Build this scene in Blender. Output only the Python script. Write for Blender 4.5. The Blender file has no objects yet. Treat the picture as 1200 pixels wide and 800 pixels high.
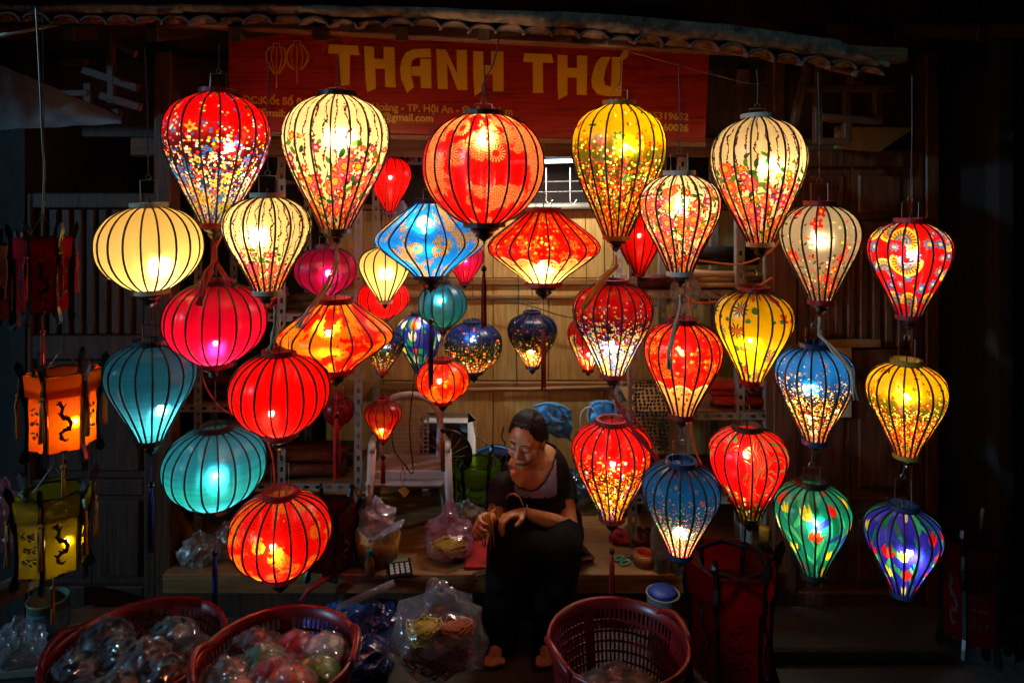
import bpy, math, random
from mathutils import Vector, Matrix, noise
PI = math.pi
rnd = random.Random(7)
sc = bpy.context.scene
COL = sc.collection

# ------------------------------------------------------------------ camera, sky, sun, exposure
F = 800.0; HOR = 225.0; CAMZ = 1.8          # focal length in photo pixels, horizon row, eye height
cd = bpy.data.cameras.new('camera'); cam = bpy.data.objects.new('camera', cd); COL.objects.link(cam)
cam.location = (0, 0, CAMZ); cam.rotation_euler = (PI/2, 0, 0)
cd.sensor_width = 36; cd.lens = 36*F/1200; cd.shift_y = -(400-HOR)/1200
cd.clip_start = .05; cd.clip_end = 500
sc.camera = cam
w = bpy.data.worlds.new('World'); sc.world = w; w.use_nodes = True
wn = w.node_tree; bg = wn.nodes['Background']
sky = wn.nodes.new('ShaderNodeTexSky'); sky.sky_type = 'NISHITA'; sky.sun_disc = False
sky.sun_elevation = math.radians(14.6); sky.sun_rotation = math.radians(-119)
wn.links.new(sky.outputs[0], bg.inputs[0]); bg.inputs[1].default_value = 0.0009
sd = bpy.data.lights.new('cool_side_sun', 'SUN'); so = bpy.data.objects.new('cool_side_sun', sd); COL.objects.link(so)  # sun lamp standing in for a cool lamp out of frame at left
sd.energy = 1.0; sd.angle = math.radians(2); sd.color = (.34, .68, 1.0)
so.rotation_euler = Vector((.84, .46, -.25)).to_track_quat('-Z', 'Y').to_euler()
vs = sc.view_settings; vs.view_transform = 'Standard'; vs.look = 'None'; vs.exposure = .1; vs.gamma = 1
cy = sc.cycles
cy.use_denoising = True; cy.max_bounces = 5; cy.diffuse_bounces = 3; cy.glossy_bounces = 3
cy.transmission_bounces = 5; cy.transparent_max_bounces = 12; cy.adaptive_threshold = .045; cy.sample_clamp_indirect = 3
cy.use_light_tree = True; cy.caustics_reflective = False; cy.caustics_refractive = False

def P(px, py, z):
    return Vector(((px-600)*z/F, z, CAMZ-(py-HOR)*z/F))

# ------------------------------------------------------------------ mesh helpers
class MB:
    def __init__(s): s.v = []; s.f = []; s.uv = None
    def add(s, v, f):
        o = len(s.v); s.v += [Vector(x) for x in v]; s.f += [tuple(i+o for i in q) for q in f]; return s
    def box(s, c, d, rot=None, bev=0):
        x, y, z = d[0]/2, d[1]/2, d[2]/2
        if bev:
            b = min(bev, x*.9, y*.9, z*.9); v = []
            for sx in (-1, 1):
                for sy in (-1, 1):
                    for sz in (-1, 1):
                        v += [(sx*(x-b), sy*(y-b), sz*z), (sx*(x-b), sy*y, sz*(z-b)), (sx*x, sy*(y-b), sz*(z-b))]
            I = lambda a, b_, c_, k: ((a*2+b_)*2+c_)*3+k
            f = []
            for q in (0, 1):
                f.append([I(0,0,q,0), I(1,0,q,0), I(1,1,q,0), I(0,1,q,0)])
                f.append([I(0,q,0,1), I(1,q,0,1), I(1,q,1,1), I(0,q,1,1)])
                f.append([I(q,0,0,2), I(q,1,0,2), I(q,1,1,2), I(q,0,1,2)])
                for r in (0, 1):
                    f.append([I(0,q,r,0), I(1,q,r,0), I(1,q,r,1), I(0,q,r,1)])
                    f.append([I(q,0,r,0), I(q,1,r,0), I(q,1,r,2), I(q,0,r,2)])
                    f.append([I(q,r,0,1), I(q,r,1,1), I(q,r,1,2), I(q,r,0,2)])
            for a in (0, 1):
                for b_ in (0, 1):
                    for c_ in (0, 1): f.append([I(a,b_,c_,0), I(a,b_,c_,1), I(a,b_,c_,2)])
        else:
            v = [(sx*x, sy*y, sz*z) for sx in (-1, 1) for sy in (-1, 1) for sz in (-1, 1)]
            f = [(0,1,3,2), (4,6,7,5), (0,4,5,1), (2,3,7,6), (0,2,6,4), (1,5,7,3)]
        v = [Vector(q) for q in v]
        if rot is not None: v = [rot @ q for q in v]
        c = Vector(c); return s.add([q+c for q in v], f)
    def beam(s, a, b, wd, ht, bev=0):            # square bar from a to b
        a, b = Vector(a), Vector(b); d = b-a; L = d.length; d.normalize()
        up = Vector((0, 0, 1)) if abs(d.z) < .95 else Vector((0, 1, 0))
        x = d.cross(up).normalized(); y = x.cross(d)
        R = Matrix((x, d, y)).transposed()
        return s.box((a+b)/2, (wd, L, ht), R, bev)
    def tube(s, path, r, seg=6, cap=True):
        path = [Vector(p) for p in path]; n = len(path)
        rs = r if isinstance(r, (list, tuple)) else [r]*n
        t0 = (path[1]-path[0]).normalized()
        u = t0.orthogonal().normalized(); v = []; f = []
        for i, p in enumerate(path):
            t = (path[min(i+1, n-1)]-path[max(i-1, 0)])
            t = t.normalized() if t.length > 1e-9 else t0
            u = (u-t*u.dot(t)); u = u.normalized() if u.length > 1e-6 else t.orthogonal().normalized()
            k = t.cross(u)
            for j in range(seg):
                a = 2*PI*j/seg; v.append(p+(u*math.cos(a)+k*math.sin(a))*rs[i])
        for i in range(n-1):
            for j in range(seg):
                j2 = (j+1) % seg; f.append((i*seg+j, i*seg+j2, (i+1)*seg+j2, (i+1)*seg+j))
        if cap: f += [tuple(range(seg))[::-1], tuple(range((n-1)*seg, n*seg))]
        return s.add(v, f)
    def lathe(s, prof, seg=20, c=(0, 0, 0), cap=True):   # prof: (r, z)
        c = Vector(c); v = []; f = []; n = len(prof)
        for r, z in prof:
            for j in range(seg):
                a = 2*PI*j/seg; v.append(c+Vector((r*math.cos(a), r*math.sin(a), z)))
        for i in range(n-1):
            for j in range(seg):
                j2 = (j+1) % seg; f.append((i*seg+j, i*seg+j2, (i+1)*seg+j2, (i+1)*seg+j))
        if cap:
            if prof[0][0] > 1e-4: f.append(tuple(range(seg))[::-1])
            if prof[-1][0] > 1e-4: f.append(tuple(range((n-1)*seg, n*seg)))
        return s.add(v, f)
    def ball(s, c, r, seg=12, rings=8, rot=None):
        c = Vector(c); r = Vector(r) if hasattr(r, '__len__') else Vector((r, r, r)); v = []; f = []
        for i in range(rings+1):
            th = PI*i/rings
            for j in range(seg):
                a = 2*PI*j/seg
                q = Vector((r.x*math.sin(th)*math.cos(a), r.y*math.sin(th)*math.sin(a), r.z*math.cos(th)))
                v.append(c+(rot @ q if rot is not None else q))
        for i in range(rings):
            for j in range(seg):
                j2 = (j+1) % seg; f.append((i*seg+j, (i+1)*seg+j, (i+1)*seg+j2, i*seg+j2))
        return s.add(v, f)
    def ribbon(s, path, wd, side, thick=.0015):
        side = Vector(side).normalized(); v = []; f = []; n = len(path)
        ws = wd if isinstance(wd, (list, tuple)) else [wd]*n
        for i, p in enumerate(path):
            p = Vector(p); t = (Vector(path[min(i+1, n-1)])-Vector(path[max(i-1, 0)])).normalized()
            nn = t.cross(side).normalized()*thick
            a, b = p-side*ws[i]/2, p+side*ws[i]/2
            v += [a-nn, b-nn, b+nn, a+nn]
        for i in range(n-1):
            for j in range(4):
                k = (j+1) % 4; f.append((i*4+j, i*4+k, i*4+4+k, i*4+4+j))
        f += [(3, 2, 1, 0), tuple(range(n*4-4, n*4))]
        return s.add(v, f)
    def prism(s, pts, off):                          # polygon pts (3D) pushed by off
        off = Vector(off); n = len(pts); v = [Vector(p) for p in pts]+[Vector(p)+off for p in pts]
        f = [tuple(range(n)), tuple(range(n, 2*n))[::-1]]+[(i, i+n, (i+1) % n+n, (i+1) % n) for i in range(n)]
        return s.add(v, f)
    def mesh(s, name, smooth=False):
        m = bpy.data.meshes.new(name); m.from_pydata([tuple(q) for q in s.v], [], s.f)
        if s.uv:
            l = m.uv_layers.new(name='UVMap')
            for i, lp in enumerate(m.loops): l.data[i].uv = s.uv[lp.vertex_index]
        if smooth: m.shade_smooth()
        m.update(); return m

def put(name, me, mat, parent=None, loc=None, rot=None):
    o = bpy.data.objects.new(name, me); COL.objects.link(o)
    if mat is not None and len(me.materials) == 0: me.materials.append(mat)
    if parent is not None: o.parent = parent
    if loc is not None: o.location = loc
    if rot is not None: o.rotation_euler = rot
    return o
def part(name, mb, mat, parent=None, smooth=False, world=True):
    """one mesh object; world=True: vertices were given in world space and are moved into the parent's"""
    if world and parent is not None:
        o = Vector((0, 0, 0)); q = parent
        while q is not None: o += q.location; q = q.parent
        mb.v = [x-o for x in mb.v]
    return put(name, mb.mesh(name, smooth), mat, parent)
def tag(o, label, cat, group=None):
    o['label'] = label; o['category'] = cat
    if group: o['group'] = group
    return o
def thing(name, label, cat, loc=(0, 0, 0), group=None, rz=0):
    o = bpy.data.objects.new(name, None); COL.objects.link(o); o.location = loc; o.rotation_euler[2] = rz
    o.empty_display_size = .05
    return tag(o, label, cat, group)
def solo(name, label, cat, mb, mat, smooth=False, group=None):
    c = Vector((0, 0, 0))
    for q in mb.v: c += q
    c /= len(mb.v); c.z = min(q.z for q in mb.v)
    mb.v = [q-c for q in mb.v]
    o = put(name, mb.mesh(name, smooth), mat, None, c); return tag(o, label, cat, group)
def struct(name, mb, mat, smooth=False):
    o = put(name, mb.mesh(name, smooth), mat); o['kind'] = 'structure'; return o

# ------------------------------------------------------------------ node helpers
def lin(h):
    h = h.lstrip('#'); c = [int(h[i:i+2], 16)/255 for i in (0, 2, 4)]
    return tuple((x/12.92 if x <= .04045 else ((x+.055)/1.055)**2.4) for x in c)+(1.0,)
class G:
    def __init__(s, name):
        s.m = bpy.data.materials.new(name); s.m.use_nodes = True
        s.t = s.m.node_tree; s.t.nodes.clear(); s.out = s.n('ShaderNodeOutputMaterial')
    def n(s, typ, **kw):
        x = s.t.nodes.new(typ)
        for k, v in kw.items(): setattr(x, k, v)
        return x
    def set(s, inp, v):
        if v is None: return
        if isinstance(v, bpy.types.NodeSocket): s.t.links.new(v, inp)
        else: inp.default_value = v
    def m_(s, op, a, b=None, c=None, clamp=False):
        x = s.n('ShaderNodeMath', operation=op, use_clamp=clamp)
        for i, q in enumerate((a, b, c)): s.set(x.inputs[i], q)
        return x.outputs[0]
    def vm(s, op, a, b=None, scale=None):
        x = s.n('ShaderNodeVectorMath', operation=op); s.set(x.inputs[0], a); s.set(x.inputs[1], b)
        if scale is not None: s.set(x.inputs['Scale'], scale)
        return x.outputs['Value'] if op in ('LENGTH', 'DISTANCE', 'DOT_PRODUCT') else x.outputs[0]
    def sep(s, v):
        x = s.n('ShaderNodeSeparateXYZ'); s.set(x.inputs[0], v); return x.outputs
    def comb(s, x, y, z=0):
        q = s.n('ShaderNodeCombineXYZ')
        for i, k in enumerate((x, y, z)): s.set(q.inputs[i], k)
        return q.outputs[0]
    def mix(s, f, a, b, mode='MIX'):
        x = s.n('ShaderNodeMix', data_type='RGBA', blend_type=mode, clamp_factor=True)
        s.set(x.inputs[0], f); s.set(x.inputs[6], a); s.set(x.inputs[7], b); return x.outputs[2]
    def ramp(s, f, stops, const=False):
        x = s.n('ShaderNodeValToRGB'); e = x.color_ramp.elements
        x.color_ramp.interpolation = 'CONSTANT' if const else 'LINEAR'
        while len(e) < len(stops): e.new(.5)
        for i, (p, c) in enumerate(stops): e[i].position = p; e[i].color = c
        s.set(x.inputs[0], f); return x.outputs[0]
    def noise(s, vec, scale, detail=3, rough=.55, dist=0, dim='3D'):
        x = s.n('ShaderNodeTexNoise', noise_dimensions=dim); s.set(x.inputs['Vector'], vec)
        x.inputs['Scale'].default_value = scale; x.inputs['Detail'].default_value = detail
        x.inputs['Roughness'].default_value = rough; x.inputs['Distortion'].default_value = dist
        return x.outputs[0]
    def vor(s, vec, scale=1, feat='F1', dim='2D', r=1):
        x = s.n('ShaderNodeTexVoronoi', voronoi_dimensions=dim, feature=feat); s.set(x.inputs['Vector'], vec)
        x.inputs['Scale'].default_value = scale; x.inputs['Randomness'].default_value = r
        return x.outputs
    def sh(s, x): s.t.links.new(x, s.out.inputs[0]); return s.m
def pal(g, f, cols):
    return g.ramp(f, [(i/len(cols), lin(c)) for i, c in enumerate(cols)], True)

def layer(g, base, vec, scale, size, cols, n=5, depth=.25, dens=1.0, center=None, seed=0, r=.85, soft=.05, leaf=None, tulip=False, ring=None):
    p = g.vm('ADD', g.vm('SCALE', vec, scale=scale), (seed*3.7, seed*5.3, 0))
    vo = g.vor(p, 1, r=r); d = g.sep(g.vm('SUBTRACT', p, vo['Position'])); cr = g.sep(vo['Color'])
    dist = vo['Distance']; varm = g.m_('MULTIPLY_ADD', cr[2], .6, .65)
    if leaf is not None or tulip:
        a = g.m_('MULTIPLY', g.m_('SUBTRACT', cr[0], .5), 1.1 if tulip else 3.0)
        ca, sa = g.m_('COSINE', a), g.m_('SINE', a)
        x = g.m_('SUBTRACT', g.m_('MULTIPLY', d[0], ca), g.m_('MULTIPLY', d[1], sa))
        y = g.m_('ADD', g.m_('MULTIPLY', d[0], sa), g.m_('MULTIPLY', d[1], ca))
        asp = .62 if tulip else leaf
        ex = g.m_('DIVIDE', x, g.m_('MULTIPLY', varm, size*asp)); ey = g.m_('DIVIDE', y, g.m_('MULTIPLY', varm, size))
        e2 = g.m_('ADD', g.m_('MULTIPLY', ex, ex), g.m_('MULTIPLY', ey, ey))
        mask = g.m_('MULTIPLY', g.m_('SUBTRACT', 1, e2), 6, clamp=True)
        if tulip:
            cut = g.m_('MULTIPLY_ADD', g.m_('COSINE', g.m_('MULTIPLY', ex, 6.5)), .28, .45)
            mask = g.m_('MULTIPLY', mask, g.m_('MULTIPLY', g.m_('SUBTRACT', cut, ey), 8, clamp=True))
            shade = g.m_('MULTIPLY_ADD', g.m_('COSINE', g.m_('MULTIPLY', ex, 9)), .12, .85)
    else:
        R = g.m_('MULTIPLY', varm, size)
        if n:
            ang = g.m_('ARCTAN2', d[1], d[0])
            R = g.m_('MULTIPLY', R, g.m_('MULTIPLY_ADD', g.m_('COSINE', g.m_('MULTIPLY_ADD', ang, n, g.m_('MULTIPLY', cr[0], 6.28))), depth, 1-depth))
        mask = g.m_('DIVIDE', g.m_('SUBTRACT', R, dist), soft, clamp=True)
    mask = g.m_('MULTIPLY', mask, g.m_('LESS_THAN', cr[1], dens))
    c = pal(g, cr[0], cols)
    if tulip: c = g.mix(shade, (.02, .01, .0, 1), c)
    if ring: c = g.mix(g.m_('COMPARE', g.m_('DIVIDE', dist, R), .62, .13), c, lin(ring))
    if center and not (leaf or tulip):
        c = g.mix(g.m_('LESS_THAN', dist, g.m_('MULTIPLY', R, .34)), c, lin(center))
    return g.mix(mask, base, c)

def silk(name, fn, transp=.17, refr=.38, weave=.24, gloss=.018):
    g = G(name); uv = g.n('ShaderNodeUVMap').outputs[0]; u, v, _ = g.sep(uv)
    c = fn(g, uv, u, v)
    wv = g.noise(g.vm('MULTIPLY', uv, (9, 170, 1)), 1, 2, dim='2D')
    wv2 = g.noise(g.vm('MULTIPLY', uv, (120, 5, 1)), 1, 1, dim='2D')
    f = g.m_('MULTIPLY_ADD', g.m_('ADD', wv, wv2), weave, 1-weave)
    c = g.mix(1, c, g.comb(f, f, f), 'MULTIPLY')
    gm = g.n('ShaderNodeGamma'); g.set(gm.inputs[0], c); gm.inputs[1].default_value = 1.4; c = gm.outputs[0]
    tr = g.n('ShaderNodeBsdfTranslucent'); df = g.n('ShaderNodeBsdfDiffuse'); rf = g.n('ShaderNodeBsdfRefraction')
    tp = g.n('ShaderNodeBsdfTransparent'); gl = g.n('ShaderNodeBsdfGlossy')
    for x in (tr, df, rf): g.set(x.inputs[0], c)
    g.set(tp.inputs[0], g.mix(.30, c, (1, 1, 1, 1)))      # light through the open weave keeps its colour
    rf.inputs['Roughness'].default_value = .72; rf.inputs['IOR'].default_value = 1.25
    gl.inputs['Roughness'].default_value = .3; gl.inputs[0].default_value = (1, 1, 1, 1)
    def mx(f, a, b):
        m = g.n('ShaderNodeMixShader'); m.inputs[0].default_value = f
        g.t.links.new(a.outputs[0], m.inputs[1]); g.t.links.new(b.outputs[0], m.inputs[2]); return m
    s_ = mx(.22, tr, df); s_ = mx(refr, s_, rf); s_ = mx(transp, s_, tp); s_ = mx(gloss, s_, gl)
    return g.sh(s_.outputs[0])

def pbr(name, col, rough=.6, metal=0, var=.25, scale=8, bump=0, bscale=40, stretch=(1, 1, 1), col2=None, spec=.5, coat=0, alpha=None, trans=0):
    g = G(name); tc = g.n('ShaderNodeTexCoord').outputs['Object']
    v = g.vm('MULTIPLY', tc, stretch)
    nz = g.noise(v, scale, 5, .6)
    c1 = col if not isinstance(col, str) else lin(col)
    c2 = lin(col2) if isinstance(col2, str) else (col2 or tuple(x*(1-var) for x in c1[:3])+(1,))
    c = g.ramp(nz, [(.3, c2), (.7, c1)])
    b = g.n('ShaderNodeBsdfPrincipled'); g.set(b.inputs['Base Color'], c)
    b.inputs['Metallic'].default_value = metal
    g.set(b.inputs['Roughness'], g.m_('MULTIPLY_ADD', nz, .25, rough-.12, clamp=True))
    b.inputs['Specular IOR Level'].default_value = spec; b.inputs['Coat Weight'].default_value = coat
    if alpha is not None: b.inputs['Alpha'].default_value = alpha
    if trans: b.inputs['Transmission Weight'].default_value = trans
    if bump:
        bp = g.n('ShaderNodeBump'); bp.inputs['Strength'].default_value = bump; bp.inputs['Distance'].default_value = .01
        g.set(bp.inputs['Height'], g.noise(v, bscale, 4, .65)); g.t.links.new(bp.outputs[0], b.inputs['Normal'])
    return g.sh(b.outputs[0])
def wood(name, c1, c2, axis=2, rough=.55, scale=5, bump=.25, coat=0):
    st = [14, 14, 14]; st[axis] = 1.2
    return pbr(name, c1, rough, 0, 0, scale, bump, 9, tuple(st), c2, .4, coat)
def plastic_film(name, col, a=.45, rough=.12, bs=28):
    """thin crinkled film: mostly see-through, a little milky, with sharp glints"""
    g = G(name); tc = g.n('ShaderNodeTexCoord').outputs['Object']
    bp = g.n('ShaderNodeBump'); bp.inputs['Strength'].default_value = 1.0; bp.inputs['Distance'].default_value = .02
    vo = g.vor(tc, bs, 'F1', '3D'); h = g.m_('ADD', vo['Distance'], g.noise(tc, bs*.7, 3))
    g.set(bp.inputs['Height'], h)
    df = g.n('ShaderNodeBsdfDiffuse'); df.inputs[0].default_value = lin(col); tl = g.n('ShaderNodeBsdfTranslucent'); tl.inputs[0].default_value = lin(col)
    tp = g.n('ShaderNodeBsdfTransparent'); gl = g.n('ShaderNodeBsdfGlossy'); gl.inputs[0].default_value = (1, 1, 1, 1); gl.inputs['Roughness'].default_value = rough
    for x in (df, gl): g.t.links.new(bp.outputs[0], x.inputs['Normal'])
    lw = g.n('ShaderNodeLayerWeight'); lw.inputs[0].default_value = .35; g.t.links.new(bp.outputs[0], lw.inputs['Normal'])
    def mx(f, a_, b_):
        m = g.n('ShaderNodeMixShader'); g.set(m.inputs[0], f); g.t.links.new(a_.outputs[0], m.inputs[1]); g.t.links.new(b_.outputs[0], m.inputs[2]); return m
    body_ = mx(.35, df, tl)
    s_ = mx(g.m_('MULTIPLY_ADD', g.noise(tc, bs*.4, 2), .5*a, a*.55, clamp=True), tp, body_)
    s_ = mx(g.m_('MULTIPLY_ADD', lw.outputs['Facing'], .30, .06, clamp=True), s_, gl)
    return g.sh(s_.outputs[0])
def emit(name, col, st):
    g = G(name); e = g.n('ShaderNodeEmission'); e.inputs[0].default_value = col; e.inputs[1].default_value = st
    g.m.cycles.emission_sampling = 'NONE'
    return g.sh(e.outputs[0])

M = {}
M['black'] = pbr('black_lacquer', '#0d0b0a', .3, var=.4, coat=.3)
M['ribblack'] = pbr('rib_black', '#0a0706', .7)
M['wire'] = pbr('wire', '#8f8a80', .35, metal=.8)
M['wiredark'] = pbr('dark_wire', '#17130f', .6)
M['flex'] = pbr('lamp_flex', '#4a4036', .6); M['trim_red'] = pbr('trim_red', '#8c0f14', .5); M['trim_cream'] = pbr('trim_cream', '#c9bfa4', .5)
M['trim_blue'] = pbr('trim_blue', '#12305c', .5); M['trim_yellow'] = pbr('trim_yellow', '#a8801f', .5)
M['trim_dark'] = pbr('trim_dark', '#231a16', .45); M['trim_teal'] = pbr('trim_teal', '#0f2c3a', .5)
M['ink'] = pbr('brown_ink', '#2e1408', .8); M['trim_mag'] = pbr('trim_magenta', '#6b0e38', .5)
M['tassel_red'] = pbr('tassel_red', '#b0121a', .7, var=.5, scale=60, stretch=(20, 20, 1))
M['tassel_blue'] = pbr('tassel_blue', '#1433a8', .7, var=.5, scale=60, stretch=(20, 20, 1))
M['tassel_cream'] = pbr('tassel_cream', '#cdbb96', .7, var=.3, scale=60)
M['tassel_yellow'] = pbr('tassel_yellow', '#d68a1c', .7, var=.3, scale=60)
M['bulb'] = emit('bulb_glow', (1, .74, .42, 1), 90)
BULBS = [emit('bulb_glow_a', (1, .70, .36, 1), 60), emit('bulb_glow_b', (1, .80, .52, 1), 130), M['bulb'], emit('bulb_glow_c', (1, .86, .64, 1), 200)]
M['door_l'] = wood('dark_door_wood', '#4a3323', '#2a1a10', 2, .5)
M['door'] = wood('brown_door_wood', '#5d3a20', '#38200f', 2, .45)
M['beamwood'] = wood('old_beam_wood', '#6b4a2c', '#3e2816', 0, .6)
M['platform'] = wood('platform_wood', '#9a7448', '#7b5730', 0, .45, coat=.15)
M['ply'] = wood('plywood', '#c6a05c', '#9a763e', 2, .6, 4, .15)
M['batten'] = wood('batten_wood', '#8d6536', '#6a4722', 0, .55)
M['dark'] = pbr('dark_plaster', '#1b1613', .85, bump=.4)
M['metal'] = pbr('shelf_steel', '#9a958c', .45, metal=.3, var=.3, scale=25)

# ------------------------------------------------------------------ the place
g = G('cement_ground'); tc = g.n('ShaderNodeTexCoord').outputs['Object']
nz = g.noise(tc, 2.2, 6, .6); n2 = g.noise(tc, 30, 4)
b = g.n('ShaderNodeBsdfPrincipled'); g.set(b.inputs['Base Color'], g.ramp(g.m_('MULTIPLY_ADD', n2, .3, g.m_('MULTIPLY', nz, .7)), [(.3, lin('#262523')), (.7, lin('#4e4b47'))]))
b.inputs['Roughness'].default_value = .6
bp = g.n('ShaderNodeBump'); bp.inputs['Strength'].default_value = .4; bp.inputs['Distance'].default_value = .01
g.set(bp.inputs['Height'], n2); g.t.links.new(bp.outputs[0], b.inputs['Normal'])
m_ground = g.sh(b.outputs[0])
mb = MB(); N = 24
mb.add([(-30+60*i/N, -30+60*j/N, 0) for j in range(N+1) for i in range(N+1)],
       [(j*(N+1)+i, j*(N+1)+i+1, (j+1)*(N+1)+i+1, (j+1)*(N+1)+i) for j in range(N) for i in range(N)])
struct('ground', mb, m_ground)
# paving slabs in the gutter in front of the shop
FY = 2.95; PLAT = .2; BY = 3.66           # facade line, platform height, back wall line
house = thing('shop_house', 'old wooden shop house with open front and tiled eave', 'building', (0, FY, 0))
# back wall, plywood sheets each a piece, battens
wall = part('back_wall', MB().box((0, BY+.06, 1.3), (5.2, .06, 2.7)), M['dark'], house)
for i in range(9):
    x0, x1 = -1.0+i*.30, -1.0+(i+1)*.30-.004
    for (z0, z1) in ((.19, .735), (.79, 1.30), (1.34, 1.70)):
        j = rnd.uniform(-.002, .002)
        part('plywood_sheet', MB().box(((x0+x1)/2, BY+.018+j, (z0+z1)/2), (x1-x0, .02, z1-z0), bev=.002), M['ply'], wall)
for z, h in ((.762, .045), (1.32, .035), (1.24, .02), (1.72, .03)):
    part('batten', MB().box((.36, BY+.012, z), (2.75, .05, h), bev=.004), M['batten'], wall)
for sx, X in ((-1, -2.1), (1, 2.1)):
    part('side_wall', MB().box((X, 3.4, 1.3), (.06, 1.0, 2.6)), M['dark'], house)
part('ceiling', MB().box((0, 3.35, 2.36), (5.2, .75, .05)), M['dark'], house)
for i in range(7):
    part('ceiling_joist', MB().box((-1.5+i*.5, 3.3, 2.30), (.06, .7, .07), bev=.005), M['beamwood'], house)
# posts of the front and dark end walls
for px0, px1 in ((186, 206), (902, 916), (1078, 1094)):
    a, c = P(px0, 0, FY).x, P(px1, 0, FY).x
    part('post', MB().box(((a+c)/2, FY, 1.2), (c-a, .09, 2.4), bev=.006), M['door'], house)
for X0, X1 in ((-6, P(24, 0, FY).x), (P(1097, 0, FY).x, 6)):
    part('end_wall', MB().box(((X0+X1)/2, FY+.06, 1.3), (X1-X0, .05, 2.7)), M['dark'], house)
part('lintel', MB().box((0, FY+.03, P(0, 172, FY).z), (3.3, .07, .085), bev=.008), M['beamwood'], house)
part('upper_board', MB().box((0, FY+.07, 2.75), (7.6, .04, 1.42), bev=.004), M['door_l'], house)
# roof: sloping slab, mortar band along the eave, each edge tile a piece
EY = 2.36
def interp(x, pts):
    for (a, b), (c, d) in zip(pts, pts[1:]):
        if x <= c: return b+(d-b)*(x-a)/(c-a)
    return pts[-1][1]
EB = [(-60, 22), (300, 25), (500, 29), (700, 44), (850, 58), (1000, 80), (1320, 130)]      # lower edge of the eave
ET = [(-60, 2), (300, 2), (560, 12), (700, 17), (850, 30), (980, 48), (1040, 82), (1320, 134)]
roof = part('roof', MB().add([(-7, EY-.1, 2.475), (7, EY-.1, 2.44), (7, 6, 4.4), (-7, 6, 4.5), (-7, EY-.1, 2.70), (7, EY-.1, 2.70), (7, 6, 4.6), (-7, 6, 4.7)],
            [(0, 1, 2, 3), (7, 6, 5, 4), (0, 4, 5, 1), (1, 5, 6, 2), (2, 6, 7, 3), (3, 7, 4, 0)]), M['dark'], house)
m_tile = pbr('old_roof_tile', '#7d4a34', .8, bump=.8, bscale=30, col2='#3b2c25', scale=10)
m_mort = pbr('weathered_mortar', '#6e5e48', .9, bump=1.0, bscale=18, col2='#120e0b', scale=26)
tile = MB(); seg = 8; L = .34; v = []; r0, r1 = .056, .046
for i in range(seg+1):
    a = PI*(.08+.84*i/seg)
    for y, rr in ((0, r0), (0, r1), (L, r0), (L, r1)): v.append((rr*math.cos(a), y, rr*math.sin(a)*.8+y*.30))
f = []
for i in range(seg):
    o = i*4; f += [(o, o+4, o+6, o+2), (o+1, o+3, o+7, o+5), (o, o+1, o+5, o+4), (o+2, o+6, o+7, o+3)]
f += [(0, 2, 3, 1), (seg*4, seg*4+1, seg*4+3, seg*4+2)]
tile.add(v, f); tile_me = tile.mesh('roof_tile', True)
for k in range(33):
    px = -20+k*32.5
    q = P(px, interp(px, EB)+8+rnd.uniform(-2, 2), EY); q.y += rnd.uniform(-.012, .012)-.012
    o = put('roof_tile', tile_me, m_tile, roof, q-house.location, (rnd.uniform(-.04, .04), rnd.uniform(-.06, .06), rnd.uniform(-.03, .03)))
mb = MB(); n = 90; v = []
for i in range(n+1):
    px = -40+i*1075/n; z0 = P(px, 0, EY).z
    top = P(px, interp(px, ET), EY).z; bot = P(px, interp(px, EB)-7, EY).z
    for (yy, zz) in ((0, bot), (-.03, bot+.012), (-.035, top-.01), (0, top), (.12, top), (.12, bot)):
        d = noise.noise(Vector((px*.03, zz*40, yy*30)))*.008
        v.append((P(px, 0, EY).x, EY-.012+yy+d, zz+d))
f = [(i*6+j, i*6+(j+1) % 6, (i+1)*6+(j+1) % 6, (i+1)*6+j) for i in range(n) for j in range(6)]
part('mortar_band', mb.add(v, f), m_mort, roof, True)
part('eave_purlin', MB().beam(P(-30, 12, EY+.14), P(1060, 66, EY+.14), .06, .05, .006), M['beamwood'], roof)
for k in range(14):
    x = -1.9+k*.3
    part('rafter', MB().beam((x, EY+.1, 2.37), (x, FY+.05, 2.52), .045, .055, .004), M['door_l'], roof)

# door leaves: frame, rails, panels, slats
def door(label, x0, x1, yt, yb, rows, mat, Y=FY-.02):
    a, c = P(x0, 0, Y).x, P(x1, 0, Y).x; zt, zb = P(0, yt, Y).z, P(0, yb, Y).z
    t = thing('wooden_door', label, 'door', ((a+c)/2, Y, zb)); sw = .055
    for X in (a+sw/2, c-sw/2): part('stile', MB().box((X, Y, (zt+zb)/2), (sw, .05, zt-zb), bev=.005), mat, t)
    for kind, r0, r1 in rows:
        z1, z0 = P(0, r0, Y).z, P(0, r1, Y).z
        if kind == 'rail': part('rail', MB().box(((a+c)/2, Y, (z0+z1)/2), (c-a-2*sw-.002, .044, z1-z0), bev=.005), mat, t)
        elif kind == 'panel':
            nn = 2
            for i in range(nn):
                wv = (c-a-2*sw)/nn; X = a+sw+wv*(i+.5)
                p = part('panel', MB().box((X, Y+.012, (z0+z1)/2), (wv-.004, .012, z1-z0-.004)), mat, t)
                part('raised_field', MB().box((X, Y+.002, (z0+z1)/2), (wv-.06, .016, z1-z0-.06), bev=.007), mat, p)
        elif kind == 'slat':
            nn = 9; p = part('panel', MB().box(((a+c)/2, Y+.016, (z0+z1)/2), (c-a-2*sw, .01, z1-z0)), mat, t)
            for i in range(nn):
                wv = (c-a-2*sw)/nn
                part('slat', MB().box((a+sw+wv*(i+.5), Y+.003, (z0+z1)/2), (wv*.62, .018, z1-z0-.006), bev=.004), mat, p)
    return t
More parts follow.
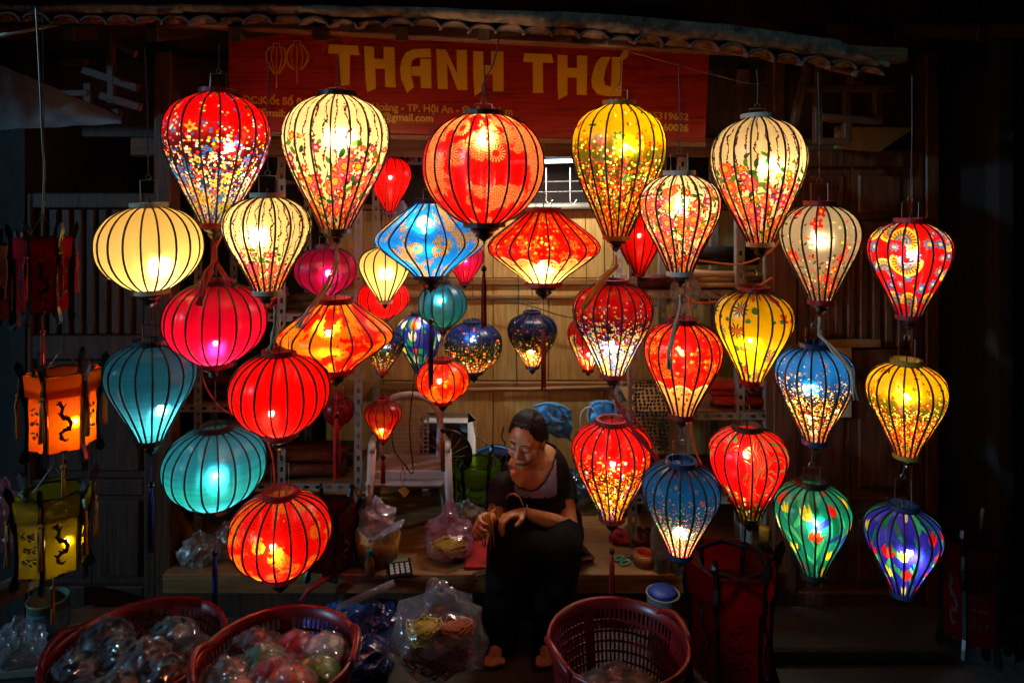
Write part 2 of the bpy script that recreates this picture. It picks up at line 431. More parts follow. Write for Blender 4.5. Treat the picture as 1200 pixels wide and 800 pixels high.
door('dark brown slatted door leaf behind the round cream lantern', 26, 187, 226, 706,
     [('rail', 226, 244), ('slat', 244, 392), ('rail', 392, 420), ('panel', 420, 560), ('rail', 560, 578), ('panel', 578, 684), ('rail', 684, 706)], M['door_l'])
door('brown wooden slatted door leaf behind the red fan pattern lantern', 916, 1079, 176, 708,
     [('rail', 176, 196), ('panel', 196, 258), ('rail', 258, 276), ('slat', 276, 408), ('rail', 408, 436), ('panel', 436, 580), ('rail', 580, 600), ('panel', 600, 690), ('rail', 690, 708)], M['door'])
# paper notice on the right door
t = thing('paper_notice', 'pale paper notice in a plastic pocket on the brown door', 'notice', P(970, 490, FY-.06))
part('sheet', MB().box(P(970, 443, FY-.055), (.20, .003, .33)), pbr('notice_paper', '#a99f83', .7, var=.2, scale=4), t)
part('wooden_strip', MB().box(P(985, 402, FY-.058), (.34, .012, .035), bev=.003), M['batten'], t)

# platform planks
plat = thing('wooden_platform', 'low wooden plank platform the woman sits on', 'platform', (0, 2.86, 0))
x0, x1 = P(190, 0, 2.86).x, P(905, 0, 2.86).x
for i in range(6):
    y0 = 2.86+i*.134
    part('plank', MB().box(((x0+x1)/2, y0+.066, PLAT-.0125+rnd.uniform(-.001, .001)), (x1-x0, .131, .025), bev=.003), M['platform'], plat)
part('front_board', MB().box(((x0+x1)/2, 2.875, .145), (x1-x0, .02, .06), bev=.004), M['batten'], plat)
part('kick_board', MB().box(((x0+x1)/2, 2.895, .06), (x1-x0, .02, .105), bev=.004), M['door_l'], plat)
part('inner_floor', MB().box((.0, 3.5, .1), (4.1, .35, .19)), M['platform'], plat)

# horizontal pole in front of the back wall
solo('bamboo_pole', 'long wooden pole hung across the back wall above the woman', 'pole',
     MB().tube([P(470, 457, 3.5), P(620, 456, 3.5), P(770, 452, 3.5)], .011, 8), M['batten'], True)

# ------------------------------------------------------------------ sign board
SY = 2.84
g = G('red_sign_board'); tc = g.n('ShaderNodeTexCoord').outputs['Object']
nz = g.noise(g.vm('MULTIPLY', tc, (1.2, 1, 26)), 3.2, 5, .6, .6)
b = g.n('ShaderNodeBsdfPrincipled'); g.set(b.inputs['Base Color'], g.ramp(nz, [(.3, lin('#5c140e')), (.55, lin('#a02414')), (.75, lin('#781810'))]))
b.inputs['Roughness'].default_value = .35
sgn = thing('sign_board', 'long red wood-grain shop sign with yellow lettering under the eave', 'sign', P(548, 160, SY))
part('board', MB().prism([P(268, 30, SY), P(832, 44, SY), P(826, 166, SY), P(268, 152, SY)], (0, .025, 0)), g.sh(b.outputs[0]), sgn)
part('edge_strip', MB().prism([P(266, 153, SY), P(827, 167, SY), P(827, 172, SY), P(266, 158, SY)], (0, .02, 0)), M['batten'], sgn)
m_yel = pbr('yellow_letter', '#ffd21e', .5, var=.12); m_dim = pbr('ochre_letter', '#e0a424', .5, var=.1)
A2 = lambda pts: [(270+x/4, 20+y/4) for x, y in pts]
A3 = lambda pts: [(560+x/4, 20+y/4) for x, y in pts]
letters = [
 A2([(462,128),(597,135),(604,180),(560,177),(557,318),(519,322),(508,174),(457,170)]),
 A2([(626,136),(672,140),(674,196),(718,198),(718,140),(768,142),(774,330),(726,328),(724,243),(678,242),(682,335),(640,352),(634,300)]),
 A2([(828,356),(800,290),(795,245),(803,200),(822,168),(855,152),(936,148),(941,190),(872,190),(852,204),(846,232),(848,280),(860,328)]),
 A2([(890,197),(940,197),(942,335),(893,333),(890,277),(850,275),(848,233),(890,231)]),
 A2([(965,150),(1010,152),(1062,265),(1060,155),(1108,155),(1110,343),(1065,342),(1016,215),(1018,338),(972,336)]),
 A3([(-22,160),(25,162),(25,225),(62,228),(62,160),(120,163),(120,348),(70,348),(68,270),(28,268),(30,340),(-15,370),(-20,300)]),
 A3([(218,170),(346,175),(355,215),(305,214),(306,355),(258,356),(258,212),(212,210)]),
 A3([(374,178),(420,180),(420,238),(465,240),(465,180),(514,182),(510,366),(464,364),(464,285),(420,284),(420,365),(378,388),(374,330)]),
 A3([(580,188),(622,188),(600,240),(590,290),(596,318),(625,330),(630,188),(664,190),(680,160),(700,156),(706,170),(700,190),(678,205),(672,372),(600,370),(560,360),(536,330),(532,290),(545,240),(560,205)]),
]
for L_ in letters: part('letter', MB().prism([P(x, y, SY-.004) for x, y in L_], (0, .0035, 0)), m_yel, sgn)
def textmesh(txt, px, py, hpx, mat, parent, align='LEFT', slope=.036, bold=.03, depth=SY-.003, name='lettering', sx=1.0):
    cu = bpy.data.curves.new('t', 'FONT'); cu.body = txt; cu.align_x = align; cu.size = 1; cu.offset = bold; cu.resolution_u = 3
    o = bpy.data.objects.new('t', cu); COL.objects.link(o)
    me = bpy.data.meshes.new_from_object(o.evaluated_get(bpy.context.evaluated_depsgraph_get()))
    COL.objects.unlink(o); bpy.data.objects.remove(o)
    k = hpx/.70
    for v in me.vertices:
        x, y = v.co.x*k*sx, v.co.y*k; q = P(px+x, py-y+slope*x, depth); v.co = q-parent.location
    me.materials.clear(); return put(name, me, mat, parent)
textmesh('ĐC:Kiốt Số 04', 284, 121, 8.5, m_dim, sgn, sx=1.03)
textmesh('Nguyễn Hoàng - TP. Hội An - Quảng Nam', 601, 135, 8.5, m_dim, sgn, 'RIGHT', sx=.97)
textmesh('Email:', 306, 136, 8.5, m_dim, sgn)
textmesh('9@gmail.com', 508, 143, 8.5, m_dim, sgn, 'RIGHT')
textmesh('05319652', 807, 141, 8, m_dim, sgn, 'RIGHT', sx=1.05)
textmesh('560026', 807, 154, 8, m_dim, sgn, 'RIGHT', sx=1.05)
def outline(cx, cy_, w_, h_, drop):
    mb = MB()
    for k in range(-3, 4):
        pts = []
        for i in range(13):
            t_ = i/12; rr = (math.sin(PI*(.12+.76*t_)) if not drop else math.sin(PI*(.18+.74*t_**.75)))
            pts.append(P(cx+w_/2*rr*math.sin(k*PI/6.2), cy_+h_*t_, SY-.002))
        mb.tube(pts, .0018, 4)
    mb.tube([P(cx-4, cy_, SY-.002), P(cx-4, cy_-4, SY-.002), P(cx+4, cy_-4, SY-.002), P(cx+4, cy_, SY-.002)], .0016, 4)
    mb.tube([P(cx, cy_+h_, SY-.002), P(cx, cy_+h_+16, SY-.002)], .0022, 4)
    part('lantern_emblem', mb, m_dim, sgn)
outline(324, 55, 25, 32, True); outline(348, 52, 28, 30, False)

# ------------------------------------------------------------------ lantern silks
W_ = '#fff4dc'
def dotgrad(stops, layers):
    def fn(g, uv, u, v):
        wob = g.m_('ADD', v, g.m_('MULTIPLY_ADD', g.noise(uv, 5, 3, dim='2D'), .16, -.08))
        c = g.ramp(wob, [(p, lin(h)) for p, h in stops])
        for L_ in layers:
            kw = dict(L_); d = kw.pop('fade', None)
            if d:   # density falls from d[2] at v=d[0] to d[3] at v=d[1]
                mr = g.n('ShaderNodeMapRange'); g.set(mr.inputs[0], wob)
                for i, q in enumerate(d): mr.inputs[i+1].default_value = q
                kw['dens'] = mr.outputs[0]
            c = layer(g, c, uv, **kw)
        return c
    return fn
def cream(stops, heavy=.5, seed=0, vines=True):
    def fn(g, uv, u, v):
        c = g.ramp(v, [(p, lin(h)) for p, h in stops])
        if vines:
            wig = g.m_('MULTIPLY', g.m_('SINE', g.m_('MULTIPLY_ADD', v, 34, g.m_('MULTIPLY', u, 40))), .10)
            wig = g.m_('ADD', wig, g.m_('MULTIPLY_ADD', g.noise(uv, 9, 2, dim='2D'), .7, -.35))
            x = g.m_('ADD', g.m_('MULTIPLY', u, 14.0), wig)
            ln = g.m_('ABSOLUTE', g.m_('SUBTRACT', g.m_('FRACT', x), .5))
            msk = g.m_('LESS_THAN', ln, g.m_('MULTIPLY_ADD', g.noise(uv, 42, 2, dim='2D'), .24, -.055))
            c = g.mix(msk, c, pal(g, g.noise(uv, 14, 1, dim='2D'), ['#2c3a1c', '#2c3a1c', '#5a3a1e', '#7a2a2a', '#2c4a1c', '#58205a']))
            near = g.m_('LESS_THAN', ln, .16)
            c2 = layer(g, c, uv, 40, .36, ['#a3132c', '#7c1a50', '#d04a2a', '#4a2a16'], n=0, dens=.5, seed=seed+4)
            c = g.mix(near, c, c2)
        lo, hi = heavy-.12, heavy+.18
        def fd(a, b):
            mr = g.n('ShaderNodeMapRange'); g.set(mr.inputs[0], g.m_('ADD', v, g.m_('MULTIPLY_ADD', g.noise(uv, 4, 2, dim='2D'), .3, -.15)))
            for i, q in enumerate((lo, hi, a, b)): mr.inputs[i+1].default_value = q
            return mr.outputs[0]
        c = layer(g, c, uv, 15, .62, ['#3f7a2c', '#63943a', '#2e5f2a', '#7b9a34'], leaf=.45, dens=fd(.95, .0), seed=seed+1)
        c = layer(g, c, uv, 12, .54, ['#d82a90', '#f0501e', '#e01e3c', '#ffb81e', '#e8509a', '#b81eaa'], n=6, depth=.18, dens=fd(.9, 0), center='#ffd23a', seed=seed+2, ring='#b3164e')
        c = layer(g, c, uv, 6.5, .52, ['#e8286a', '#f0402a', '#d01e80', '#f8642a'], n=7, depth=.14, dens=fd(.75, -.1), center='#f0c030', seed=seed+3, ring='#ff8a70')
        return c
    return fn
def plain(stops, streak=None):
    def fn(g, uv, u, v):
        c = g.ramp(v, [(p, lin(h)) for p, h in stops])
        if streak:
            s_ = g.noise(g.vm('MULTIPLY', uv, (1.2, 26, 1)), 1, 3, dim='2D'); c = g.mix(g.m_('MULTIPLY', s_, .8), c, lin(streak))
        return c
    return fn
def brocade(c0, c1, fine0, fine1, scale=2.6, seed=0, thr=.5, rosette=None):
    def fn(g, uv, u, v):
        p = g.vm('ADD', uv, (seed*2.3, seed*1.1, 0))
        nz = g.noise(p, scale, 6, .72, dim='2D'); m = g.m_('MULTIPLY', g.m_('SUBTRACT', nz, thr), 40, clamp=True)
        cr = g.vor(p, 50, 'DISTANCE_TO_EDGE')['Distance']; fine = g.m_('LESS_THAN', cr, .17)
        cr2 = g.vor(p, 36, 'DISTANCE_TO_EDGE')['Distance']; fine2 = g.m_('LESS_THAN', cr2, .10)
        a = g.mix(g.m_('MULTIPLY', fine2, .7), lin(c0), lin(fine0)); b_ = g.mix(g.m_('MULTIPLY', fine, .75), lin(c1), lin(fine1))
        c = g.mix(m, a, b_)
        if rosette:
            pp = g.vm('SCALE', p, scale=3.1); vo = g.vor(pp, 1, r=.6); d = g.sep(g.vm('SUBTRACT', pp, vo['Position']))
            ang = g.m_('ARCTAN2', d[1], d[0]); spoke = g.m_('GREATER_THAN', g.m_('SINE', g.m_('MULTIPLY', ang, 17)), .1)
            inr = g.m_('LESS_THAN', vo['Distance'], .24); cen = g.m_('LESS_THAN', vo['Distance'], .09)
            on = g.m_('LESS_THAN', g.sep(vo['Color'])[0], .6)
            pet = g.mix(spoke, lin(c1), lin(fine1)); pet = g.mix(cen, pet, lin(rosette))
            c = g.mix(g.m_('MULTIPLY', inr, on), c, pet)
        return c
    return fn
def fans(base, seed=0):
    def fn(g, uv, u, v):
        c = layer(g, lin(base), uv, 7, .42, ['#2b6cc4', '#3d8ad0', '#7a86b0', '#c83a2a'], n=8, depth=.2, dens=.75, center='#ffd84a', seed=seed+2)
        p = g.vm('ADD', g.vm('SCALE', uv, scale=2.9), (seed, seed*.7, 0)); vo = g.vor(p, 1, r=.8)
        d = g.sep(g.vm('SUBTRACT', p, vo['Position'])); ang = g.m_('ARCTAN2', d[1], d[0]); D = vo['Distance']
        sp = g.m_('GREATER_THAN', g.m_('SINE', g.m_('MULTIPLY', ang, 22)), -.2)
        inr = g.m_('LESS_THAN', D, .42); ringm = g.m_('GREATER_THAN', D, .35); mid = g.m_('COMPARE', D, .20, .04)
        half = g.m_('GREATER_THAN', g.m_('SINE', g.m_('ADD', ang, g.m_('MULTIPLY', g.sep(vo['Color'])[1], 6.28))), -.45)
        fc = g.mix(sp, pal(g, g.sep(vo['Color'])[0], ['#2f6fb8', '#b02018', '#75708c']), lin('#ffd23c'))
        fc = g.mix(ringm, fc, lin('#ffe27a')); fc = g.mix(mid, fc, lin('#8b8a94'))
        core = g.m_('LESS_THAN', D, .15)
        fc = g.mix(core, fc, layer(g, lin('#9a94a0'), uv, 30, .4, ['#3a5a9a', '#e0d8c0', '#58506a'], n=4, seed=3))
        return g.mix(g.m_('MULTIPLY', inr, half), c, fc)
    return fn
def tulips(c_hi, c_lo, fl, seed, dens=.62):
    def fn(g, uv, u, v):
        nz = g.noise(g.vm('MULTIPLY', uv, (4, 1.6, 1)), 1.4, 2, dim='2D')
        c = g.ramp(g.m_('MULTIPLY_ADD', nz, .7, g.m_('MULTIPLY', v, .3)), [(.35, lin(c_lo)), (.65, lin(c_hi))])
        c = layer(g, c, g.vm('MULTIPLY', uv, (1.5, 1, 1)), 3.4, .62, ['#2f9a68', '#1f7f5a', '#4fb57a', '#3548a8'], leaf=.26, dens=.9, seed=seed+1)
        c = layer(g, c, g.vm('MULTIPLY', uv, (1.5, 1, 1)), 4.3, .55, ['#57c08a', '#2a8a62', '#3a3f98'], leaf=.20, dens=.7, seed=seed+5)
        c = layer(g, c, g.vm('MULTIPLY', uv, (1.05, 1, 1)), 4.2, .46, fl, tulip=True, dens=dens, seed=seed, r=.6)
        return c
    return fn
def swirl(g, uv, u, v):
    nz = g.noise(uv, 1.9, 1, .4, 1.6, dim='2D'); w_ = g.m_('FRACT', g.m_('MULTIPLY', nz, 9))
    m = g.m_('COMPARE', w_, .5, .13); m2 = g.m_('COMPARE', w_, .5, .05)
    big = g.m_('GREATER_THAN', g.noise(g.vm('ADD', uv, (4, 2, 0)), 2.3, 1, dim='2D'), .46)
    c = g.ramp(v, [(.0, lin('#7c8a20')), (.12, lin('#3a2010')), (.3, lin('#d81018')), (.4, lin('#ff1420')), (1, lin('#ff1c24'))])
    up = g.m_('GREATER_THAN', v, .26)
    c = g.mix(g.m_('MULTIPLY', g.m_('MULTIPLY', m, big), up), c, lin('#7f7a3a')); c = g.mix(g.m_('MULTIPLY', g.m_('MULTIPLY', m2, big), up), c, lin('#5ba07a'))
    mr = g.n('ShaderNodeMapRange'); g.set(mr.inputs[0], v)
    for i, q in enumerate((.15, .42, .95, 0)): mr.inputs[i+1].default_value = q
    c = layer(g, c, uv, 13, .42, ['#e8d84a', '#4f9a3a', '#f0f0c0', '#e05a2a', '#6aa83a'], n=5, dens=mr.outputs[0], seed=8)
    return c
def paisley(g, uv, u, v):
    scal = g.m_('MULTIPLY', g.m_('ABSOLUTE', g.m_('SINE', g.m_('MULTIPLY', u, 9.5))), .08)
    low = g.m_('LESS_THAN', v, g.m_('ADD', scal, .30))
    red = layer(g, lin('#f01818'), uv, 6, .40, ['#ff9a3a', '#ffb84a', '#ff7a30'], n=5, depth=.2, dens=.8, center='#f02a1a', seed=2, ring='#d81a14')
    red = layer(g, red, uv, 15, .36, ['#ffa03c', '#ff6a2a', '#ffc860'], n=4, dens=.6, seed=4)
    cr = layer(g, lin('#ffd88a'), uv, 7, .42, ['#e8502a', '#f0a04a', '#d83a20'], n=6, dens=.6, center='#ffe0a0', seed=6, ring='#ffe6b0')
    cr = layer(g, cr, uv, 16, .34, ['#e87a3a', '#c8502a'], n=0, dens=.45, seed=9)
    edge = g.m_('COMPARE', v, g.m_('ADD', scal, .30), .012)
    return g.mix(edge, g.mix(low, red, cr), lin('#fff0b8'))
def dogwood(g, uv, u, v):
    c = g.ramp(v, [(.0, lin('#a89c88')), (.5, lin('#9a9284')), (1, lin('#cfc4ac'))])
    mr = g.n('ShaderNodeMapRange'); g.set(mr.inputs[0], v)
    for i, q in enumerate((.12, .72, .95, .16)): mr.inputs[i+1].default_value = q
    c = layer(g, c, uv, 15, .40, ['#5a7a34', '#80923c', '#3f6330', '#8a3a2a'], leaf=.4, dens=mr.outputs[0], seed=3)
    c = layer(g, c, uv, 8, .54, ['#f03a1c', '#e8281e', '#f86a28', '#d82038'], n=5, depth=.22, dens=mr.outputs[0], center='#ffd23a', seed=5)
    c = layer(g, c, uv, 19, .36, ['#f0d43a', '#e84a2a', '#f4f0d0'], n=5, dens=mr.outputs[0], seed=7)
    return c

FINE = ['#ffd23c', '#f4f4e4', '#3f8ad8', '#ff4a2a', '#e8e0c0', '#8a3aa0']
redmulti = dotgrad([(0, '#2a7a86'), (.16, '#3f9a9a'), (.30, '#1c3a74'), (.46, '#4a1230'), (.60, '#700a14'), (.76, '#e4101a'), (1, '#f01620')], [
    dict(scale=46, size=.48, cols=FINE, n=0, fade=(.20, .84, 1.1, .12), seed=1),
    dict(scale=30, size=.52, cols=['#ffd86a', '#f4f4e4', '#38a0d8', '#ff5a2a', '#e8c83a'], n=5, fade=(.05, .60, .85, .0), seed=2),
    dict(scale=13, size=.54, cols=['#f4f0dc', '#ffd24a', '#2f8ad0', '#c8d85a'], n=6, fade=(.10, .66, .75, .05), center='#c83a2a', seed=3),
    dict(scale=7, size=.26, cols=['#8a9a3a', '#c8b84a', '#4a5a2a'], n=5, depth=.3, fade=(.80, .82, 0, .5), center='#2a3a2a', seed=4)])
yelmulti = dotgrad([(0, '#d83a1a'), (.14, '#a8501e'), (.30, '#3c4818'), (.50, '#585c20'), (.66, '#847614'), (.76, '#f0b408'), (1, '#f8c010')], [
    dict(scale=46, size=.46, cols=['#ffe04a', '#ff5a1e', '#fff0a0', '#ff8a1e', '#d82a1a'], n=0, fade=(.35, .80, .95, .04), seed=6),
    dict(scale=36, size=.40, cols=['#ffd83a', '#f03a1a', '#5a8a3a', '#ff9a2a'], n=5, fade=(.1, .62, .9, .05), seed=7),
    dict(scale=13, size=.56, cols=['#f04a1a', '#ffb82a', '#f0321a', '#ff7a2a', '#5a8a3a'], n=6, fade=(.12, .55, .95, .02), center='#ffe06a', seed=8),
    dict(scale=8, size=.30, cols=['#4a5a1a', '#2a4a2a', '#c83a1a'], n=4, depth=.35, fade=(.78, .80, 0, .45), seed=9)])
redblack = dotgrad([(0, '#2a2420'), (.3, '#2c1a10'), (.56, '#5c0f0c'), (.70, '#e0121a'), (1, '#ff1a22')], [
    dict(scale=42, size=.40, cols=['#ffb02a', '#ff7a1a', '#ffd86a', '#e85a14'], n=0, fade=(.45, .85, .95, .06), seed=3),
    dict(scale=20, size=.40, cols=['#ff9a1e', '#ffc83a', '#e8e0d0', '#6a70d8', '#ff7a1a'], n=5, fade=(.2, .66, .95, .05), seed=5),
    dict(scale=12, size=.54, cols=['#ffc02a', '#f4ecd0', '#7a78e0', '#9ac83a', '#ffa41e'], n=5, fade=(.12, .46, .95, 0), seed=7)])
bluefl = dotgrad([(0, '#c8321e'), (.14, '#8a2a1e'), (.28, '#17301e'), (.48, '#0c1c26'), (.66, '#14588a'), (.80, '#2c8cd0'), (1, '#3496d8')], [
    dict(scale=44, size=.38, cols=['#e8a02a', '#ffd24a', '#c87a2a', '#f0e8d0'], n=0, fade=(.40, .86, .9, .06), seed=4),
    dict(scale=24, size=.40, cols=['#ff8a1e', '#f03a1e', '#ffc83a', '#f4ecd8'], n=5, fade=(.18, .66, .95, .03), seed=6),
    dict(scale=12, size=.56, cols=['#f0321e', '#ff8a2a', '#f8f0e0', '#ffb82a', '#2a7a4a'], n=6, fade=(.10, .46, .98, 0), center='#ffe06a', seed=8)])
bluefl2 = dotgrad([(0, '#e8264a'), (.12, '#c82a4a'), (.26, '#3a5a4a'), (.44, '#2c5474'), (.64, '#2470a0'), (.82, '#2a88c4'), (1, '#2e8ccc')], [
    dict(scale=46, size=.38, cols=['#e8904a', '#d8d84a', '#d84a5a', '#6ac86a', '#e8c8b0'], n=0, fade=(.30, .84, .92, .02), seed=14),
    dict(scale=26, size=.40, cols=['#e85a3a', '#7ac85a', '#f0d86a', '#e8406a'], n=5, fade=(.12, .62, .9, .03), seed=16),
    dict(scale=9, size=.24, cols=['#f0a03a', '#e8683a', '#f0b8a0'], n=5, depth=.3, fade=(.80, .82, .05, .6), center='#c83a2a', seed=18)])
darkfl = dotgrad([(0, '#b8501a'), (.16, '#8a4a1a'), (.32, '#1a2a1a'), (.58, '#0a1420'), (.80, '#10306a'), (1, '#173f94')], [
    dict(scale=26, size=.40, cols=['#7a6a2a', '#3a6a4a', '#c89a3a'], n=0, fade=(.4, .86, .7, .05), seed=24),
    dict(scale=15, size=.42, cols=['#ff8a1e', '#ffc02a', '#f4f0e0', '#f0501e'], n=5, fade=(.20, .55, .98, .06), seed=26)])
CR = [(0, '#ffe8b0'), (.4, '#fff0c8'), (1, '#f2e2b4')]
SILK = {
 'redmulti': silk('silk_red_meadow', redmulti), 'cream1': silk('silk_cream_garden', cream(CR, .52, 1)),
 'redround': silk('silk_red_brocade', brocade('#f2121c', '#ffb47a', '#a00810', '#a83018', 2.4, 1, .51, '#e0301c'), gloss=.05),
 'yellow': silk('silk_yellow_meadow', yelmulti), 'cream2': silk('silk_white_garden', cream([(0, '#ffe2a8'), (.5, '#fbe9c0'), (1, '#e6d8b0')], .56, 5)),
 'plaincream': silk('silk_cream', plain([(0, '#ffe9a8'), (1, '#f4da94')]), weave=.1), 'cream3': silk('silk_cream_vine', cream([(0, '#ffe8b0'), (1, '#ffeeb8')], .32, 9)),
 'blueufo': silk('silk_blue_brocade', brocade('#1e9ae0', '#d8b070', '#1266b0', '#4a4a50', 2.2, 5, .52, '#3aa0d8')),
 'redufo': silk('silk_red_scallop', paisley), 'cream4': silk('silk_white_bloom', cream([(0, '#ffe2b0'), (1, '#fff0cc')], .80, 13)),
 'dogwood': silk('silk_grey_blossom', dogwood, weave=.3), 'fans': silk('silk_red_fans', fans('#f01418', 1)),
 'magenta': silk('silk_magenta', plain([(0, '#ff2a70'), (.5, '#f01a5c'), (1, '#d81450')]), weave=.3),
 'goldufo': silk('silk_gold_brocade', brocade('#f0200c', '#ffb034', '#9a1006', '#b8520e', 2.3, 8, .50, '#f06a1e')),
 'teal': silk('silk_teal', plain([(0, '#5ad0d8'), (.4, '#3a94ac'), (1, '#3a7c94')], '#2c6478'), weave=.3),  # brighter cyan low down: glow near the bulb put into the silk colour
 'red': silk('silk_red', plain([(0, '#ff1c14'), (1, '#ff121a')]), weave=.1),
 'teal2': silk('silk_teal_green', plain([(0, '#4ab0c8'), (.35, '#3ac8c0'), (.7, '#3a9cb0'), (1, '#3a8ca4')], '#2a7484'), weave=.3),  # brighter band at bulb height: bulb glow painted into the silk
 'goldround': silk('silk_gold_red', brocade('#f01c14', '#f0a03a', '#9a0a0a', '#a8441a', 2.1, 3, .52, '#e8641e')),
 'paisley': silk('silk_red_paisley', paisley), 'yellowflower': silk('silk_yellow_aster', lambda g, uv, u, v: layer(g, layer(g, layer(g, g.ramp(v, [(0, lin('#ffdc2a')), (1, lin('#ffd61a'))]), uv, 5, .40, ['#d83a6a', '#e85a2a', '#b82a5a', '#2a8a8a', '#e8a02a'], n=5, depth=.28, dens=.5, seed=31), uv, 4.2, .44, ['#2a8a8a', '#3a7a7a', '#5a6a4a', '#2f7f95'], n=11, depth=.34, dens=.62, center='#f07a2a', seed=33), uv, 9, .3, ['#4f9a8a', '#e8702a', '#6a8a3a'], n=0, dens=.22, seed=35)),
 'blue': silk('silk_blue_meadow', bluefl), 'redblack': silk('silk_red_orange_meadow', redblack), 'swirl': silk('silk_red_swirl', swirl),
 'blue2': silk('silk_blue_blossom', bluefl2),
 'greentulip': silk('silk_green_tulip', tulips('#2a9f86', '#1e8068', ['#f0e04a', '#f4ecb0', '#f0321e', '#ffd82a', '#f0502a'], 2)),
 'purpletulip': silk('silk_purple_tulip', tulips('#4a48c0', '#2a2a98', ['#f0321e', '#f0d84a', '#f4ecc0', '#ff3a22', '#e8281e'], 6)),
 'purple': silk('silk_purple_red', brocade('#b8104a', '#8a1a70', '#6a0a3a', '#c0184a', 3, 4, .5)),
 'orange': silk('silk_orange_red', brocade('#ff2a14', '#ff8a2a', '#e01a0c', '#f0661c', 2.5, 9, .50), weave=.1),
 'greenblue': silk('silk_green_blue', plain([(0, '#2a8a7a'), (1, '#2a70a0')], '#1f5a70'), weave=.35),
 'dark': silk('silk_dark_meadow', darkfl), 'bluetulip': silk('silk_blue_tulip', tulips('#3a48b0', '#24308a', ['#e8e05a', '#f0f0d0', '#f0502a', '#e8d83a'], 11, .7)),
 'multi': silk('silk_multi', fans('#e8281e', 7)), 'pinkred': silk('silk_pink', plain([(0, '#f01a4a'), (1, '#b81a70')]), weave=.25),
}

PROF = {
 'drop': [(0,.34),(.025,.48),(.07,.70),(.13,.86),(.21,.96),(.30,1),(.40,.98),(.50,.90),(.62,.77),(.75,.60),(.88,.42),(1,.27)],
 'squat': [(0,.38),(.03,.56),(.08,.76),(.15,.91),(.23,.985),(.31,1),(.41,.96),(.52,.86),(.65,.70),(.80,.52),(.92,.38),(1,.31)],
 'round': [(0,.34),(.03,.50),(.10,.71),(.20,.87),(.32,.97),(.44,1),(.56,.99),(.68,.925),(.80,.79),(.90,.61),(.97,.43),(1,.33)],
 'ufo': [(0,.30),(.10,.45),(.22,.65),(.33,.83),(.42,.95),(.48,.995),(.52,1),(.58,.97),(.68,.83),(.80,.62),(.91,.43),(1,.31)],
}
def prof(kind, t):
    p = PROF[kind]
    for i in range(len(p)-1):
        if t <= p[i+1][0]+1e-9:
            p0, p1, p2, p3 = p[max(i-1, 0)], p[i], p[i+1], p[min(i+2, len(p)-1)]
            s = (t-p1[0])/(p2[0]-p1[0])
            m1 = (p2[1]-p0[1])/max(p2[0]-p0[0], 1e-6)*(p2[0]-p1[0]); m2 = (p3[1]-p1[1])/max(p3[0]-p1[0], 1e-6)*(p2[0]-p1[0])
            return (2*s**3-3*s*s+1)*p1[1]+(s**3-2*s*s+s)*m1+(-2*s**3+3*s*s)*p2[1]+(s**3-s*s)*m2
    return p[-1][1]

def tassel_parts(root, x, y, ztop, length, mat, wd=.012, bead=True):
    """cord, bead and fringe hanging from local (x,y,ztop)"""
    cordl = length*.3
    part('tassel_cord', MB().tube([(x, y, ztop), (x, y, ztop-cordl)], .0016, 5), mat, root, world=False)
    tz = ztop-cordl
    if bead: part('bead', MB().ball((x, y, tz-.008), .011, 10, 7), M['black'], root, True, world=False); tz -= .017
    mb = MB(); L = length-cordl
    for k in range(9):
        a = 2*PI*k/9; r_ = wd*.45; e = rnd.uniform(.94, 1.03)
        mb.tube([(x+.3*r_*math.cos(a), y+.3*r_*math.sin(a), tz), (x+r_*math.cos(a), y+r_*math.sin(a), tz-L*.25), (x+r_*1.05*math.cos(a)+rnd.uniform(-.001, .001), y+r_*math.sin(a), tz-L*e)], .0026, 4)
    part('fringe', mb, mat, root, True, world=False)

